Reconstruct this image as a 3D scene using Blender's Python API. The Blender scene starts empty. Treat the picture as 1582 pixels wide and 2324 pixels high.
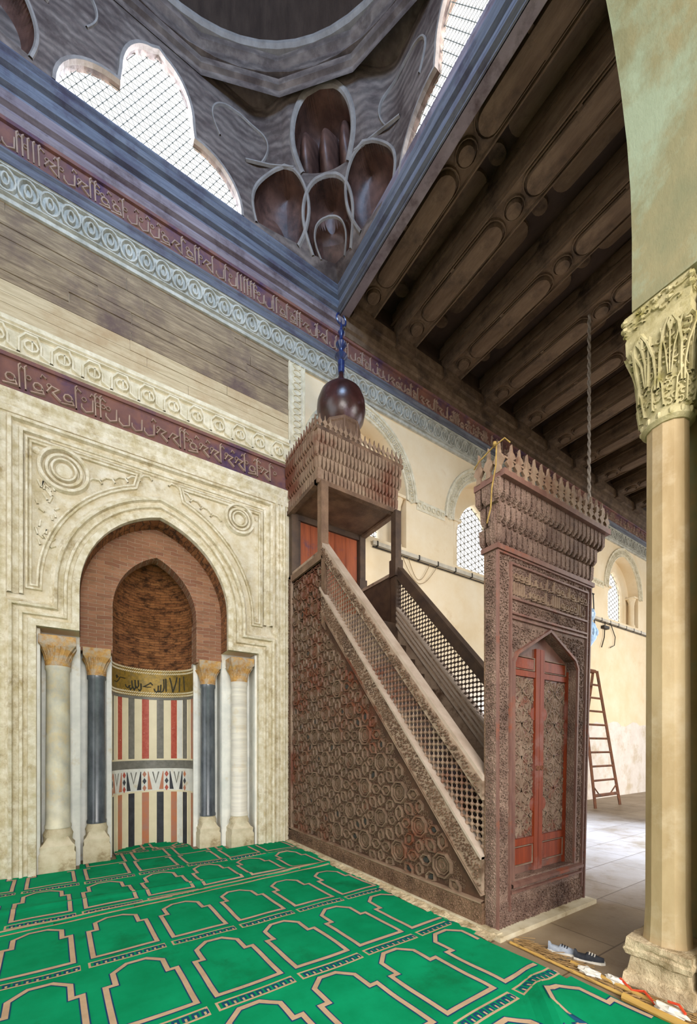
import bpy, bmesh, math, random
from mathutils import Vector, noise
PI = math.pi
SC = bpy.context.scene
COL = SC.collection

# ------------------------------------------------------------------ camera
cd = bpy.data.cameras.new('camera')
cam = bpy.data.objects.new('camera', cd)
COL.objects.link(cam)
YAW = math.atan(606 / 929)
cam.location = (0, -5.87, 1.5)
cam.rotation_euler = (PI / 2, 0, -YAW)
cd.sensor_fit = 'VERTICAL'
cd.sensor_height = 36
cd.lens = 929 / 2324 * 36
cd.shift_y = 530 / 2324
cd.clip_start = 0.05
cd.clip_end = 200
SC.camera = cam

# ------------------------------------------------------------------ light
SC.view_settings.view_transform = 'Standard'
SC.view_settings.look = 'None'
SC.view_settings.gamma = 1
SC.view_settings.exposure = 0.74
SC.view_settings.use_curve_mapping = False
W = bpy.data.worlds.new('sky')
SC.world = W
W.use_nodes = True
W.node_tree.nodes['Background'].inputs[0].default_value = (0.95, 0.97, 1.0, 1)
W.node_tree.nodes['Background'].inputs[1].default_value = 1.5


def area(name, loc, target, sx, sy, power, col):
    l = bpy.data.lights.new(name, 'AREA')
    l.shape = 'RECTANGLE'
    l.size = sx
    l.size_y = sy
    l.energy = power
    l.color = col
    o = bpy.data.objects.new(name, l)
    COL.objects.link(o)
    o.location = loc
    o.rotation_euler = (Vector(target) - Vector(loc)).to_track_quat('-Z', 'Y').to_euler()
    return o


area('courtyard_daylight', (-2.0, -11.5, 5.0), (1.5, 0, 3.2), 9, 5, 700, (1.0, 0.95, 0.88))
area('courtyard_daylight', (12.0, -12.0, 4.5), (9.5, 0, 3.2), 9, 6, 620, (1.0, 0.95, 0.9))
area('dome_window_daylight', (0.85, 1.0, 10.4), (1.4, -3.0, 9.2), 2.4, 1.6, 330, (0.80, 0.86, 1.0))
area('dome_window_daylight', (0.6, -5.6, 10.0), (-.6, 0, 8.2), 2.2, 1.2, 260, (0.42, 0.64, 1.0))
fl = area('courtyard_daylight', (8.6, -9.6, 6.2), (7.6, -2.4, 0), 2.2, 1.6, 400, (0.36, 0.54, 1.0))
fl.data.spread = math.radians(42)
area('dome_window_daylight', (4.9, -2.7, 10.4), (1.0, -2.0, 9.2), 2.4, 1.6, 260, (1.0, 0.94, 0.88))


# ------------------------------------------------------------------ helpers
def hx(s):
    c = [int(s[i:i + 2], 16) / 255 for i in (0, 2, 4)]
    return tuple((x / 12.92 if x <= .04045 else ((x + .055) / 1.055) ** 2.4) for x in c) + (1,)


class MB:
    def __init__(s):
        s.v = []
        s.f = []
        s.m = []
        s.uv = {}

    def add(s, vs, fs, mi=0):
        b = len(s.v)
        s.v += [tuple(p) for p in vs]
        for f in fs:
            s.f.append(tuple(b + i for i in f))
            s.m.append(mi)
        return b

    def box(s, x0, y0, z0, x1, y1, z1, mi=0):
        s.add([(x, y, z) for z in (z0, z1) for y in (y0, y1) for x in (x0, x1)],
              [(0, 2, 3, 1), (4, 5, 7, 6), (0, 1, 5, 4), (2, 6, 7, 3), (0, 4, 6, 2), (1, 3, 7, 5)], mi)

    def tube(s, pts, r, n=6, mi=0, closed=False, cap=True):
        pts = [Vector(p) for p in pts]
        N = len(pts)
        rr = r if isinstance(r, (list, tuple)) else [r] * N
        rings = []
        up = None
        for i, p in enumerate(pts):
            if closed:
                t = pts[(i + 1) % N] - pts[i - 1]
            else:
                t = pts[min(i + 1, N - 1)] - pts[max(i - 1, 0)]
            if t.length < 1e-9:
                t = Vector((0, 0, 1))
            t.normalize()
            if up is None:
                up = Vector((0, 0, 1)) if abs(t.z) < .9 else Vector((1, 0, 0))
            a = t.cross(up)
            if a.length < 1e-6:
                a = t.cross(Vector((0, 1, 0)))
            a.normalize()
            b = t.cross(a)
            up = a.cross(t)
            rings.append([p + a * rr[i] * math.cos(2 * PI * k / n) + b * rr[i] * math.sin(2 * PI * k / n) for k in range(n)])
        vs = [q for rg in rings for q in rg]
        fs = []
        for i in range(N if closed else N - 1):
            j = (i + 1) % N
            for k in range(n):
                l = (k + 1) % n
                fs.append((i * n + k, i * n + l, j * n + l, j * n + k))
        if cap and not closed:
            fs.append(tuple(range(n))[::-1])
            fs.append(tuple((N - 1) * n + k for k in range(n)))
        s.add(vs, fs, mi)

    def lathe(s, c, prof, n=24, mi=0, a0=0.0, sq=None, mis=None):
        """prof: list of (r, z); c: (x, y); sq: per-ring squareness 0..1"""
        vs = []
        for i, (r, z) in enumerate(prof):
            q = sq[i] if sq else 0
            for k in range(n):
                a = a0 + 2 * PI * k / n
                ca, sa = math.cos(a), math.sin(a)
                f = 1 + q * (1 / max(abs(ca), abs(sa)) - 1)
                vs.append((c[0] + r * f * ca, c[1] + r * f * sa, z))
        b = len(s.v)
        s.v += vs
        for i in range(len(prof) - 1):
            for k in range(n):
                l = (k + 1) % n
                s.f.append((b + i * n + k, b + i * n + l, b + (i + 1) * n + l, b + (i + 1) * n + k))
                s.m.append(mis[i] if mis else mi)
        s.f.append(tuple(b + k for k in range(n))[::-1])
        s.m.append(mi)
        s.f.append(tuple(b + (len(prof) - 1) * n + k for k in range(n)))
        s.m.append(mi)

    def grid(s, P, nu, nv, fn, mi=0, skip=None):
        """P(u,v) in 0..1"""
        b = len(s.v)
        for j in range(nv + 1):
            for i in range(nu + 1):
                s.v.append(tuple(fn(P[0] + (P[1] - P[0]) * i / nu, P[2] + (P[3] - P[2]) * j / nv)))
        for j in range(nv):
            for i in range(nu):
                s.f.append((b + j * (nu + 1) + i, b + j * (nu + 1) + i + 1, b + (j + 1) * (nu + 1) + i + 1, b + (j + 1) * (nu + 1) + i))
                s.m.append(mi)

    def prism(s, poly, fn, h0, h1, mi=0, inset=0.0):
        """poly in plane coords, fn(a,b,h)->xyz; front at h1"""
        n = len(poly)
        if inset:
            cx = sum(p[0] for p in poly) / n
            cy = sum(p[1] for p in poly) / n
            top = []
            for p in poly:
                d = math.hypot(p[0] - cx, p[1] - cy) or 1
                k = max(0, 1 - inset / d)
                top.append((cx + (p[0] - cx) * k, cy + (p[1] - cy) * k))
        else:
            top = poly
        vs = [fn(p[0], p[1], h0) for p in poly] + [fn(p[0], p[1], h1) for p in top]
        fs = [tuple(range(n))[::-1], tuple(range(n, 2 * n))]
        for i in range(n):
            j = (i + 1) % n
            fs.append((i, j, n + j, n + i))
        s.add(vs, fs, mi)

    def ribbon(s, path, w, h, fn, closed=False, mi=0, prof=None, mis=None):
        """raised strap along a path in plane coords; prof list of (offset, height)"""
        prof = prof or [(-w / 2, 0), (-w / 4, h), (w / 4, h), (w / 2, 0)]
        N = len(path)
        b = len(s.v)
        np_ = len(prof)
        for i in range(N):
            p = path[i]
            if closed:
                q0, q1 = path[i - 1], path[(i + 1) % N]
            else:
                q0, q1 = path[max(i - 1, 0)], path[min(i + 1, N - 1)]

            def nrm(a, c):
                dx, dy = c[0] - a[0], c[1] - a[1]
                l = math.hypot(dx, dy)
                return (-dy / l, dx / l) if l > 1e-9 else None
            n0, n1 = nrm(q0, p), nrm(p, q1)
            n0 = n0 or n1 or (0, 1)
            n1 = n1 or n0
            mx, my = n0[0] + n1[0], n0[1] + n1[1]
            l = math.hypot(mx, my) or 1
            mx, my = mx / l, my / l
            k = 1 / max(.35, mx * n0[0] + my * n0[1])
            for (o, hh) in prof:
                s.v.append(tuple(fn(p[0] + mx * k * o, p[1] + my * k * o, hh)))
        for i in range(N if closed else N - 1):
            j = (i + 1) % N
            for k in range(np_ - 1):
                s.f.append((b + i * np_ + k, b + i * np_ + k + 1, b + j * np_ + k + 1, b + j * np_ + k))
                s.m.append(mis[k] if mis else mi)

    def build(s, name, mats, parent=None, smooth=False, origin=None):
        me = bpy.data.meshes.new(name)
        org = Vector(origin) if origin else Vector((0, 0, 0))
        off = WL.get(parent.name, Vector((0, 0, 0))) if parent else org
        me.from_pydata([(p[0] - off.x, p[1] - off.y, p[2] - off.z) for p in s.v], [], s.f)
        mats = mats if isinstance(mats, (list, tuple)) else [mats]
        for m in mats:
            me.materials.append(m)
        if len(mats) > 1:
            me.polygons.foreach_set('material_index', s.m)
        if s.uv:
            pass
        me.validate()
        me.update()
        if smooth:
            me.polygons.foreach_set('use_smooth', [True] * len(me.polygons))
            try:
                me.set_sharp_from_angle(angle=math.radians(40))
            except Exception:
                pass
        o = bpy.data.objects.new(name, me)
        COL.objects.link(o)
        if parent:
            o.parent = parent
            WL[o.name] = off.copy()
        else:
            o.location = org
            WL[o.name] = org.copy()
        return o


WL = {}


def thing(name, label, cat, loc=(0, 0, 0), group=None):
    o = bpy.data.objects.new(name, None)
    o.empty_display_size = .1
    COL.objects.link(o)
    o.location = loc
    WL[o.name] = Vector(loc)
    return tag(o, label, cat, group)


def tag(o, label, cat, group=None, kind=None):
    o['label'] = label
    o['category'] = cat
    if group:
        o['group'] = group
    if kind:
        o['kind'] = kind
    return o


def struct(o, label=None):
    o['kind'] = 'structure'
    if label:
        o['label'] = label
    return o


def copy_tree(o, parent=None):
    c = o.copy()
    COL.objects.link(c)
    c.parent = parent
    for ch in list(o.children):
        copy_tree(ch, c)
    return c


def holed(name, outer, holes, y0, depth, mat_, fn, parent=None):
    """flat plate with holes: outer/holes in plane coords, extruded; fn maps (a,b,h)"""
    cu = bpy.data.curves.new(name + '_c', 'CURVE')
    cu.dimensions = '2D'
    cu.fill_mode = 'BOTH'
    cu.extrude = depth / 2
    for pl in [outer] + holes:
        sp = cu.splines.new('POLY')
        sp.points.add(len(pl) - 1)
        for i, p in enumerate(pl):
            sp.points[i].co = (p[0], p[1], 0, 1)
        sp.use_cyclic_u = True
    t = bpy.data.objects.new(name + '_t', cu)
    COL.objects.link(t)
    dg = bpy.context.evaluated_depsgraph_get()
    dg.update()
    me = bpy.data.meshes.new_from_object(t.evaluated_get(dg))
    mb = MB()
    mb.v = [tuple(fn(v.co.x, v.co.y, v.co.z)) for v in me.vertices]
    mb.f = [tuple(p.vertices) for p in me.polygons]
    mb.m = [0] * len(mb.f)
    bpy.data.objects.remove(t)
    bpy.data.curves.remove(cu)
    bpy.data.meshes.remove(me)
    return mb.build(name, mat_, parent)


def arch(cx, a, s, h, n=14, base=None):
    """pointed arch outline from left spring over apex to right spring; base adds the legs"""
    R = (a * a + h * h) / (2 * a)
    t1 = math.atan2(h, R - a) if R > a else PI / 2
    pts = []
    for i in range(n + 1):
        t = t1 * i / n
        pts.append((cx + (R - a) - R * math.cos(t), s + R * math.sin(t)))
    pts[-1] = (cx, s + h)
    r = [(2 * cx - x, z) for x, z in pts[:-1]][::-1]
    out = pts + r
    if base is not None:
        out = [(cx - a, base)] + out + [(cx + a, base)]
    return out


def inside(p, poly):
    c = False
    n = len(poly)
    for i in range(n):
        a, b = poly[i], poly[i - 1]
        if (a[1] > p[1]) != (b[1] > p[1]) and p[0] < (b[0] - a[0]) * (p[1] - a[1]) / (b[1] - a[1]) + a[0]:
            c = not c
    return c


def ngon(cx, cy, r, n, a0=0.0, sx=1.0, sy=1.0):
    return [(cx + sx * r * math.cos(a0 + 2 * PI * k / n), cy + sy * r * math.sin(a0 + 2 * PI * k / n)) for k in range(n)]


def arabesque(mb, poly, fn, step, seed, h=.010, holes=(), mi=0):
    """carved scrollwork: curls and leaves scattered over a polygon"""
    r_ = random.Random(seed)
    xs_ = [p[0] for p in poly]
    ys_ = [p[1] for p in poly]
    y = min(ys_) + step / 2
    row = 0
    while y < max(ys_):
        x = min(xs_) + step * (.5 if row % 2 else 0)
        while x < max(xs_):
            cx, cy_ = x + r_.uniform(-.15, .15) * step, y + r_.uniform(-.15, .15) * step
            m_ = step * .42
            if all(inside((cx + dx * m_, cy_ + dy * m_), poly) for dx, dy in ((1, 0), (-1, 0), (0, 1), (0, -1))) and not any(inside((cx, cy_), q_) for q_ in holes):
                s_ = 1 if (row + int(x / step)) % 2 else -1
                a0 = r_.choice((0, .5, 1, 1.5)) * PI + r_.uniform(-.3, .3)
                pts = []
                for i in range(6):
                    t = i / 5
                    rr_ = step * (.50 - .36 * t)
                    a = a0 + s_ * t * PI * 1.35
                    pts.append((cx + rr_ * math.cos(a), cy_ + rr_ * math.sin(a)))
                mb.ribbon(pts, step * .24, h, fn, mi=mi)
            x += step
        y += step * .86
        row += 1


# ------------------------------------------------------------------ materials
MAT = {}


def mat(name, c1, c2=None, scale=(1, 1, 1), ns=4.0, rough=.8, bump=.3, bd=.01, bs=25.0, dirt=None, dirt_at=(.55, .7), ds=1.2,
        carve=0.0, cs=30.0, metal=0.0, wave=0.0, ws=3.0, spec=.3, wdir='Z', c3=None):
    m = bpy.data.materials.new(name)
    m.use_nodes = True
    N = m.node_tree.nodes
    L = m.node_tree.links
    b = N['Principled BSDF']
    b.inputs['Roughness'].default_value = rough
    b.inputs['Metallic'].default_value = metal
    b.inputs['Specular IOR Level'].default_value = spec
    tc = N.new('ShaderNodeTexCoord')
    mp = N.new('ShaderNodeMapping')
    mp.inputs['Scale'].default_value = scale
    L.new(tc.outputs['Object'], mp.inputs[0])
    n1 = N.new('ShaderNodeTexNoise')
    n1.inputs['Scale'].default_value = ns
    n1.inputs['Detail'].default_value = 8
    n1.inputs['Roughness'].default_value = .65
    L.new(mp.outputs[0], n1.inputs['Vector'])
    cr = N.new('ShaderNodeValToRGB')
    cr.color_ramp.elements[0].position = .35
    cr.color_ramp.elements[1].position = .65
    cr.color_ramp.elements[0].color = hx(c1)
    cr.color_ramp.elements[1].color = hx(c2 or c1)
    if c3:
        e = cr.color_ramp.elements.new(.5)
        e.color = hx(c3)
    L.new(n1.outputs['Fac'], cr.inputs[0])
    out = cr.outputs[0]
    if wave:
        wv = N.new('ShaderNodeTexWave')
        wv.wave_type = 'BANDS'
        wv.bands_direction = wdir
        wv.inputs['Scale'].default_value = ws
        wv.inputs['Distortion'].default_value = 6
        wv.inputs['Detail'].default_value = 4
        wv.inputs['Detail Scale'].default_value = 1.5
        L.new(tc.outputs['Object'], wv.inputs['Vector'])
        mx = N.new('ShaderNodeMix')
        mx.data_type = 'RGBA'
        mx.blend_type = 'MULTIPLY'
        mx.inputs[0].default_value = wave
        L.new(out, mx.inputs[6])
        L.new(wv.outputs['Color'], mx.inputs[7])
        out = mx.outputs[2]
    if dirt:
        n2 = N.new('ShaderNodeTexNoise')
        n2.inputs['Scale'].default_value = ds
        n2.inputs['Detail'].default_value = 6
        n2.inputs['Roughness'].default_value = .7
        L.new(tc.outputs['Object'], n2.inputs['Vector'])
        r2 = N.new('ShaderNodeMapRange')
        r2.inputs[1].default_value = dirt_at[0]
        r2.inputs[2].default_value = dirt_at[1]
        L.new(n2.outputs['Fac'], r2.inputs[0])
        mx = N.new('ShaderNodeMix')
        mx.data_type = 'RGBA'
        L.new(r2.outputs[0], mx.inputs[0])
        L.new(out, mx.inputs[6])
        mx.inputs[7].default_value = hx(dirt)
        out = mx.outputs[2]
    L.new(out, b.inputs['Base Color'])
    hgt = None
    if bump:
        n3 = N.new('ShaderNodeTexNoise')
        n3.inputs['Scale'].default_value = bs
        n3.inputs['Detail'].default_value = 6
        n3.inputs['Roughness'].default_value = .7
        L.new(mp.outputs[0], n3.inputs['Vector'])
        hgt = n3.outputs['Fac']
    if carve:
        vo = N.new('ShaderNodeTexVoronoi')
        vo.feature = 'DISTANCE_TO_EDGE'
        vo.inputs['Scale'].default_value = cs
        L.new(tc.outputs['Object'], vo.inputs['Vector'])
        r3 = N.new('ShaderNodeMapRange')
        r3.inputs[1].default_value = 0.03
        r3.inputs[2].default_value = 0.22
        r3.inputs[3].default_value = 0
        r3.inputs[4].default_value = carve
        L.new(vo.outputs['Distance'], r3.inputs[0])
        if hgt is not None:
            ad = N.new('ShaderNodeMath')
            ad.operation = 'ADD'
            L.new(hgt, ad.inputs[0])
            L.new(r3.outputs[0], ad.inputs[1])
            hgt = ad.outputs[0]
        else:
            hgt = r3.outputs[0]
    if hgt is not None:
        bp = N.new('ShaderNodeBump')
        bp.inputs['Strength'].default_value = max(bump, .6 if carve else 0)
        bp.inputs['Distance'].default_value = bd
        L.new(hgt, bp.inputs['Height'])
        L.new(bp.outputs[0], b.inputs['Normal'])
    MAT[name] = m
    return m


M_stucco = mat('stucco', 'f1e9d6', 'd8c8a4', ns=6, bump=.9, bd=.03, bs=22, dirt='ab9666', dirt_at=(.54, .74), ds=2.6, rough=.9)
M_frame = mat('old_marble', 'f4ecd8', 'cfc09a', ns=11, bump=.9, bd=.02, bs=34, dirt='a89060', dirt_at=(.55, .75), ds=4.5, rough=.75)
M_plaster = mat('plaster', 'efdfc2', 'e6d0aa', ns=1.4, bump=.15, bd=.01, bs=12, dirt='cfae7d', dirt_at=(.6, .8), ds=.9, rough=.9)
M_wash = mat('whitewash', 'ece4dc', 'ddd2c8', ns=2.4, bump=.3, bd=.01, bs=14, dirt='cdbca4', dirt_at=(.5, .66), ds=1.6, rough=.9)
M_frieze = mat('carved_stucco', 'eee6d0', 'cfc4a6', ns=9, bump=.7, bd=.015, bs=30, rough=.9)
M_friezeb = mat('blue_grey_stucco', 'cfcec4', 'a3a298', ns=7, bump=.8, bd=.02, bs=30, rough=.9)
M_plank = mat('worn_planks', '7c6a58', 'ae9a7e', scale=(1, 1, 9), ns=3.2, bump=.7, bd=.02, bs=6, dirt='6c5a54', dirt_at=(.48, .68), ds=1.3, rough=.9, c3='94826a')
M_plankl = mat('pale_planks', 'b8a584', 'd2c2a2', scale=(1, 1, 9), ns=3.2, bump=.5, bd=.015, bs=6, dirt='b39a78', dirt_at=(.5, .68), ds=1.3, rough=.9)
M_bluewood = mat('blue_grey_wood', '50525c', '777a84', scale=(.4, .4, 8), ns=3, bump=.5, bd=.01, bs=10, dirt='4a4250', dirt_at=(.5, .7), ds=2, rough=.7)
M_mauvewood = mat('mauve_wood', '6e5f66', '8f8488', scale=(.4, .4, 8), ns=3, bump=.5, bd=.01, bs=10, dirt='4a3a3a', dirt_at=(.5, .7), ds=2, rough=.7)
M_redband = mat('purple_red_wood', '6a4a46', '855a4c', ns=3, bump=.4, bd=.01, bs=20, dirt='4a3550', dirt_at=(.48, .62), ds=1.2, rough=.7)
M_letter = mat('relief_letters', '8f7668', 'ad9484', ns=6, bump=.4, bd=.006, bs=40, rough=.8)
M_ceil = mat('ceiling_timber', '54402f', '75604c', scale=(2, .5, 2), ns=3, bump=.5, bd=.01, bs=14, dirt='33261d', dirt_at=(.5, .7), ds=1.5, rough=.75)
M_ceild = mat('ceiling_boards', '33261f', '45352b', scale=(1, .5, 1), ns=3, bump=.4, bd=.01, bs=14, rough=.8)
M_dome = mat('dome_timber', '66544c', '8e7c70', scale=(1, 1, 3), ns=2.5, bump=.5, bd=.015, bs=8, dirt='463630', dirt_at=(.5, .68), ds=1.6, rough=.7, wave=.4, ws=3.0)
M_domer = mat('dome_ribs', 'a0948a', '7f736a', ns=4, bump=.5, bd=.01, bs=20, rough=.7)
M_domed = mat('dome_dark_timber', '3a2a20', '4c3a2e', scale=(3, 3, .6), ns=3, bump=.5, bd=.02, bs=10, rough=.7)
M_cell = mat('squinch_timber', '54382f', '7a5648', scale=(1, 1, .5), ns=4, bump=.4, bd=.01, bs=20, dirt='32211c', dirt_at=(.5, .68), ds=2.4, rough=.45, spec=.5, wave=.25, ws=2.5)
M_wood = mat('pulpit_wood', '5e4432', '80634c', scale=(1, 1, .6), ns=5, bump=.6, bd=.008, bs=60, dirt='3f2d22', dirt_at=(.5, .7), ds=1.6, rough=.6, spec=.5, carve=.5, cs=40)
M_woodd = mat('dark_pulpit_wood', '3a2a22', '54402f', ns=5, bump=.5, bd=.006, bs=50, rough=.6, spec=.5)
M_woodl = mat('dusty_wood', '8a7360', 'a8927e', scale=(1, .3, 1), ns=5, bump=.5, bd=.006, bs=50, dirt='5a4434', dirt_at=(.5, .66), ds=4, rough=.75)
M_rail = mat('bleached_handrail', 'b7a697', 'a08d7c', scale=(1, .3, 1), ns=5, bump=.2, bd=.003, bs=50, rough=.7)
M_woodr = mat('red_panel_wood', '7a3a20', '9c4f2a', scale=(4, 4, .4), ns=4, bump=.3, bd=.004, bs=30, dirt='5a3a4a', dirt_at=(.56, .7), ds=2.5, rough=.45, spec=.5)
M_strap = mat('strapwork_wood', '7a6150', '98806a', ns=6, bump=.5, bd=.004, bs=70, dirt='6a3a26', dirt_at=(.5, .62), ds=.9, rough=.55, spec=.5)
M_strapd = mat('side_strapwork', '5f4a3b', '7d6552', ns=6, bump=.5, bd=.004, bs=70, dirt='6a3823', dirt_at=(.5, .62), ds=.9, rough=.5, spec=.5)
M_inlay = mat('carved_inlay', '57412f', '715844', ns=9, bump=.6, bd=.006, bs=90, dirt='7a3c24', dirt_at=(.52, .64), ds=.8, rough=.5, carve=.7, cs=75, spec=.5)
M_inlayd = mat('ebony_inlay', '2c2c2c', '3c3a36', ns=9, bump=.6, bd=.004, bs=90, rough=.45, carve=.6, cs=80)
M_panel = mat('side_panel_ground', '3d2a20', '563c2c', ns=6, bump=.5, bd=.006, bs=40, dirt='5e2f1c', dirt_at=(.52, .64), ds=.8, rough=.65)
M_portal = mat('portal_wood', '6b5146', '8f7566', ns=6, bump=.6, bd=.01, bs=60, dirt='4b342c', dirt_at=(.5, .7), ds=2, rough=.6, spec=.5, carve=.8, cs=42)
M_portalr = mat('portal_frame_wood', '63413a', '7b5a4e', scale=(2, 2, .5), ns=6, bump=.4, bd=.004, bs=50, dirt='8a4428', dirt_at=(.56, .68), ds=2, rough=.5, spec=.5)
M_doorr = mat('varnished_red_wood', '6e2a16', '8c3c1e', scale=(6, 6, .5), ns=4, bump=.2, bd=.002, bs=40, dirt='8a5a50', dirt_at=(.56, .68), ds=1.8, rough=.5, spec=.3)
M_ivory = mat('door_strapwork', '947d6c', '745c4c', ns=8, bump=.5, bd=.003, bs=70, dirt='7a3c2c', dirt_at=(.56, .66), ds=5, rough=.6)
M_marble = mat('white_marble', 'e9e7df', 'd2d2cc', ns=5, bump=.15, bd=.004, bs=20, dirt='c7b48c', dirt_at=(.58, .75), ds=3, rough=.5)
M_vein = mat('veined_marble', 'e5dcc2', 'b9b7ae', scale=(1, 1, .7), ns=3.2, bump=.2, bd=.006, bs=14, dirt='d8c08c', dirt_at=(.5, .7), ds=2.2, rough=.45, wave=.18, ws=1.5, wdir='DIAGONAL')
M_band = mat('banded_marble', 'ece5d6', 'cfc8bd', scale=(.5, .5, 6), ns=2.5, bump=.3, bd=.006, bs=14, dirt='d9c39a', dirt_at=(.55, .72), ds=2, rough=.4)
M_black = mat('dark_marble', '3c4148', '646a70', scale=(1, 1, .5), ns=4.5, bump=.1, bd=.003, bs=20, dirt='8a93a0', dirt_at=(.66, .82), ds=5, rough=.22, spec=.6)
M_capg = mat('gilded_capital', 'a87a45', 'd1a560', ns=12, bump=.6, bd=.006, bs=60, dirt='b5a590', dirt_at=(.46, .6), ds=9, rough=.6, carve=.5, cs=55)
M_base = mat('stone_base', 'd9ceb4', 'b7a684', ns=4, bump=.5, bd=.015, bs=14, dirt='8f7a5c', dirt_at=(.55, .7), ds=4, rough=.85)
M_floor = mat('stone_floor', '9c8a72', '806c52', ns=1.2, bump=.3, bd=.01, bs=10, dirt='6e5638', dirt_at=(.55, .75), ds=1.2, rough=.55)
M_green = mat('green_pile', '0d9463', '078253', ns=2.5, bump=.5, bd=.003, bs=220, dirt='10683f', dirt_at=(.55, .75), ds=1.6, rough=.95, spec=.05)
M_beige = mat('beige_pile', 'c3a788', 'b3967a', ns=8, bump=.5, bd=.003, bs=220, rough=.95, spec=.05)
M_navy = mat('navy_pile', '1f3a6a', '1c4f63', ns=8, bump=.5, bd=.003, bs=220, rough=.95, spec=.05)
M_shaft = mat('ochre_shaft', 'b39d78', '927a54', scale=(1, 1, .3), ns=2.5, bump=.25, bd=.008, bs=12, dirt='bba98c', dirt_at=(.5, .72), ds=2.2, rough=.6)
M_cap = mat('limestone_capital', 'bdb28c', '968b60', ns=6, bump=.7, bd=.01, bs=30, dirt='7d7438', dirt_at=(.52, .7), ds=7, rough=.85)
M_pier = mat('pier_plaster', 'bfa978', 'a5925f', ns=2, bump=.4, bd=.015, bs=9, dirt='93a07c', dirt_at=(.46, .62), ds=1.1, rough=.9)
M_arch = mat('stained_arch_plaster', '948866', '74755a', scale=(1, 1, .6), ns=1.6, bump=.4, bd=.015, bs=9, dirt='8b9680', dirt_at=(.47, .6), ds=1.4, rough=.85)
M_rough = mat('rough_limestone', 'd8c6a4', 'b09a7a', ns=9, bump=1, bd=.03, bs=16, dirt='8e7a58', dirt_at=(.52, .66), ds=6, rough=.95)
M_iron = mat('rusty_iron', '6b4330', '86573a', ns=9, bump=.3, bd=.002, bs=60, dirt='4a3c30', dirt_at=(.5, .7), ds=4, rough=.7)
M_blue = mat('blue_glass_finial', '2f3f78', '18203f', ns=12, bump=.2, bd=.002, bs=40, rough=.25, spec=.7)
M_bulb = mat('polished_bulb_wood', '2c1614', '4a2a28', ns=5, bump=.35, bd=.006, bs=14, dirt='6a5560', dirt_at=(.56, .7), ds=3, rough=.28, spec=.7)
M_rope = mat('rope_fibre', 'a59a90', '857a70', ns=30, bump=.6, bd=.002, bs=200, rough=.9)
M_yrope = mat('yellow_rope', 'a5894e', '84693a', ns=30, bump=.6, bd=.002, bs=200, rough=.9)
M_lamp = mat('pale_blue_glass', 'a3b2b8', '7f949e', ns=14, bump=.3, bd=.004, bs=50, rough=.2, spec=.7)
M_white = mat('off_white_plastic', 'dedad2', 'cfc9bd', ns=9, bump=.1, bd=.002, bs=50, rough=.5)
M_tray = mat('grey_trunking', 'b9b0a0', 'cfc6b4', ns=9, bump=.2, bd=.002, bs=50, rough=.5)
M_cable = mat('black_cable', '2a2622', '3b342c', ns=9, bump=0, rough=.6)
M_tan = mat('tan_cable', 'a88f68', '8f7650', ns=9, bump=0, rough=.6)
M_reed = mat('bamboo', 'c9a35a', 'a67f3e', scale=(1, .2, 1), ns=9, bump=.2, bd=.002, bs=50, rough=.45)
M_straw = mat('straw', 'a8875a', '7f623c', ns=9, bump=.2, bd=.002, bs=50, rough=.8)
M_red = mat('red_plastic', 'c8381f', 'd8552f', ns=9, bump=.1, bd=.002, bs=50, rough=.5)
M_shoeb = mat('black_fabric', '22242a', '32343a', ns=20, bump=.2, bd=.002, bs=90, rough=.8)
M_shoeg = mat('grey_fabric', '9aa0aa', '7d838e', ns=20, bump=.2, bd=.002, bs=90, rough=.8)
M_grille = mat('window_grille', '8b8678', 'a19a8a', ns=9, bump=.2, bd=.004, bs=40, rough=.8)
M_mporph = mat('red_porphyry', 'a8473a', 'bb5f4c', ns=22, bump=.1, bd=.002, bs=50, dirt='d8b8a8', dirt_at=(.62, .7), ds=24, rough=.4)
M_mgrey = mat('grey_marble', '7f7c74', '68665f', ns=14, bump=.1, bd=.002, bs=50, rough=.4)
M_mcream = mat('cream_marble', 'e8dcbc', 'ded2b2', ns=5, bump=.1, bd=.002, bs=50, rough=.4)
M_mblack = mat('black_marble', '33343a', '45464c', ns=9, bump=.1, bd=.002, bs=50, rough=.35)
M_morange = mat('orange_marble', 'c27850', 'b08070', ns=7, bump=.1, bd=.002, bs=50, rough=.4)
M_gold = mat('gold_mosaic', 'b08d3a', '7d6a34', ns=22, bump=.5, bd=.004, bs=120, dirt='8c7c58', dirt_at=(.55, .7), ds=7, rough=.38, metal=.35, carve=.3, cs=90, spec=.6)
M_ink = mat('dark_lettering', '2c2a20', '3a3628', ns=9, bump=0, rough=.6)


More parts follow.
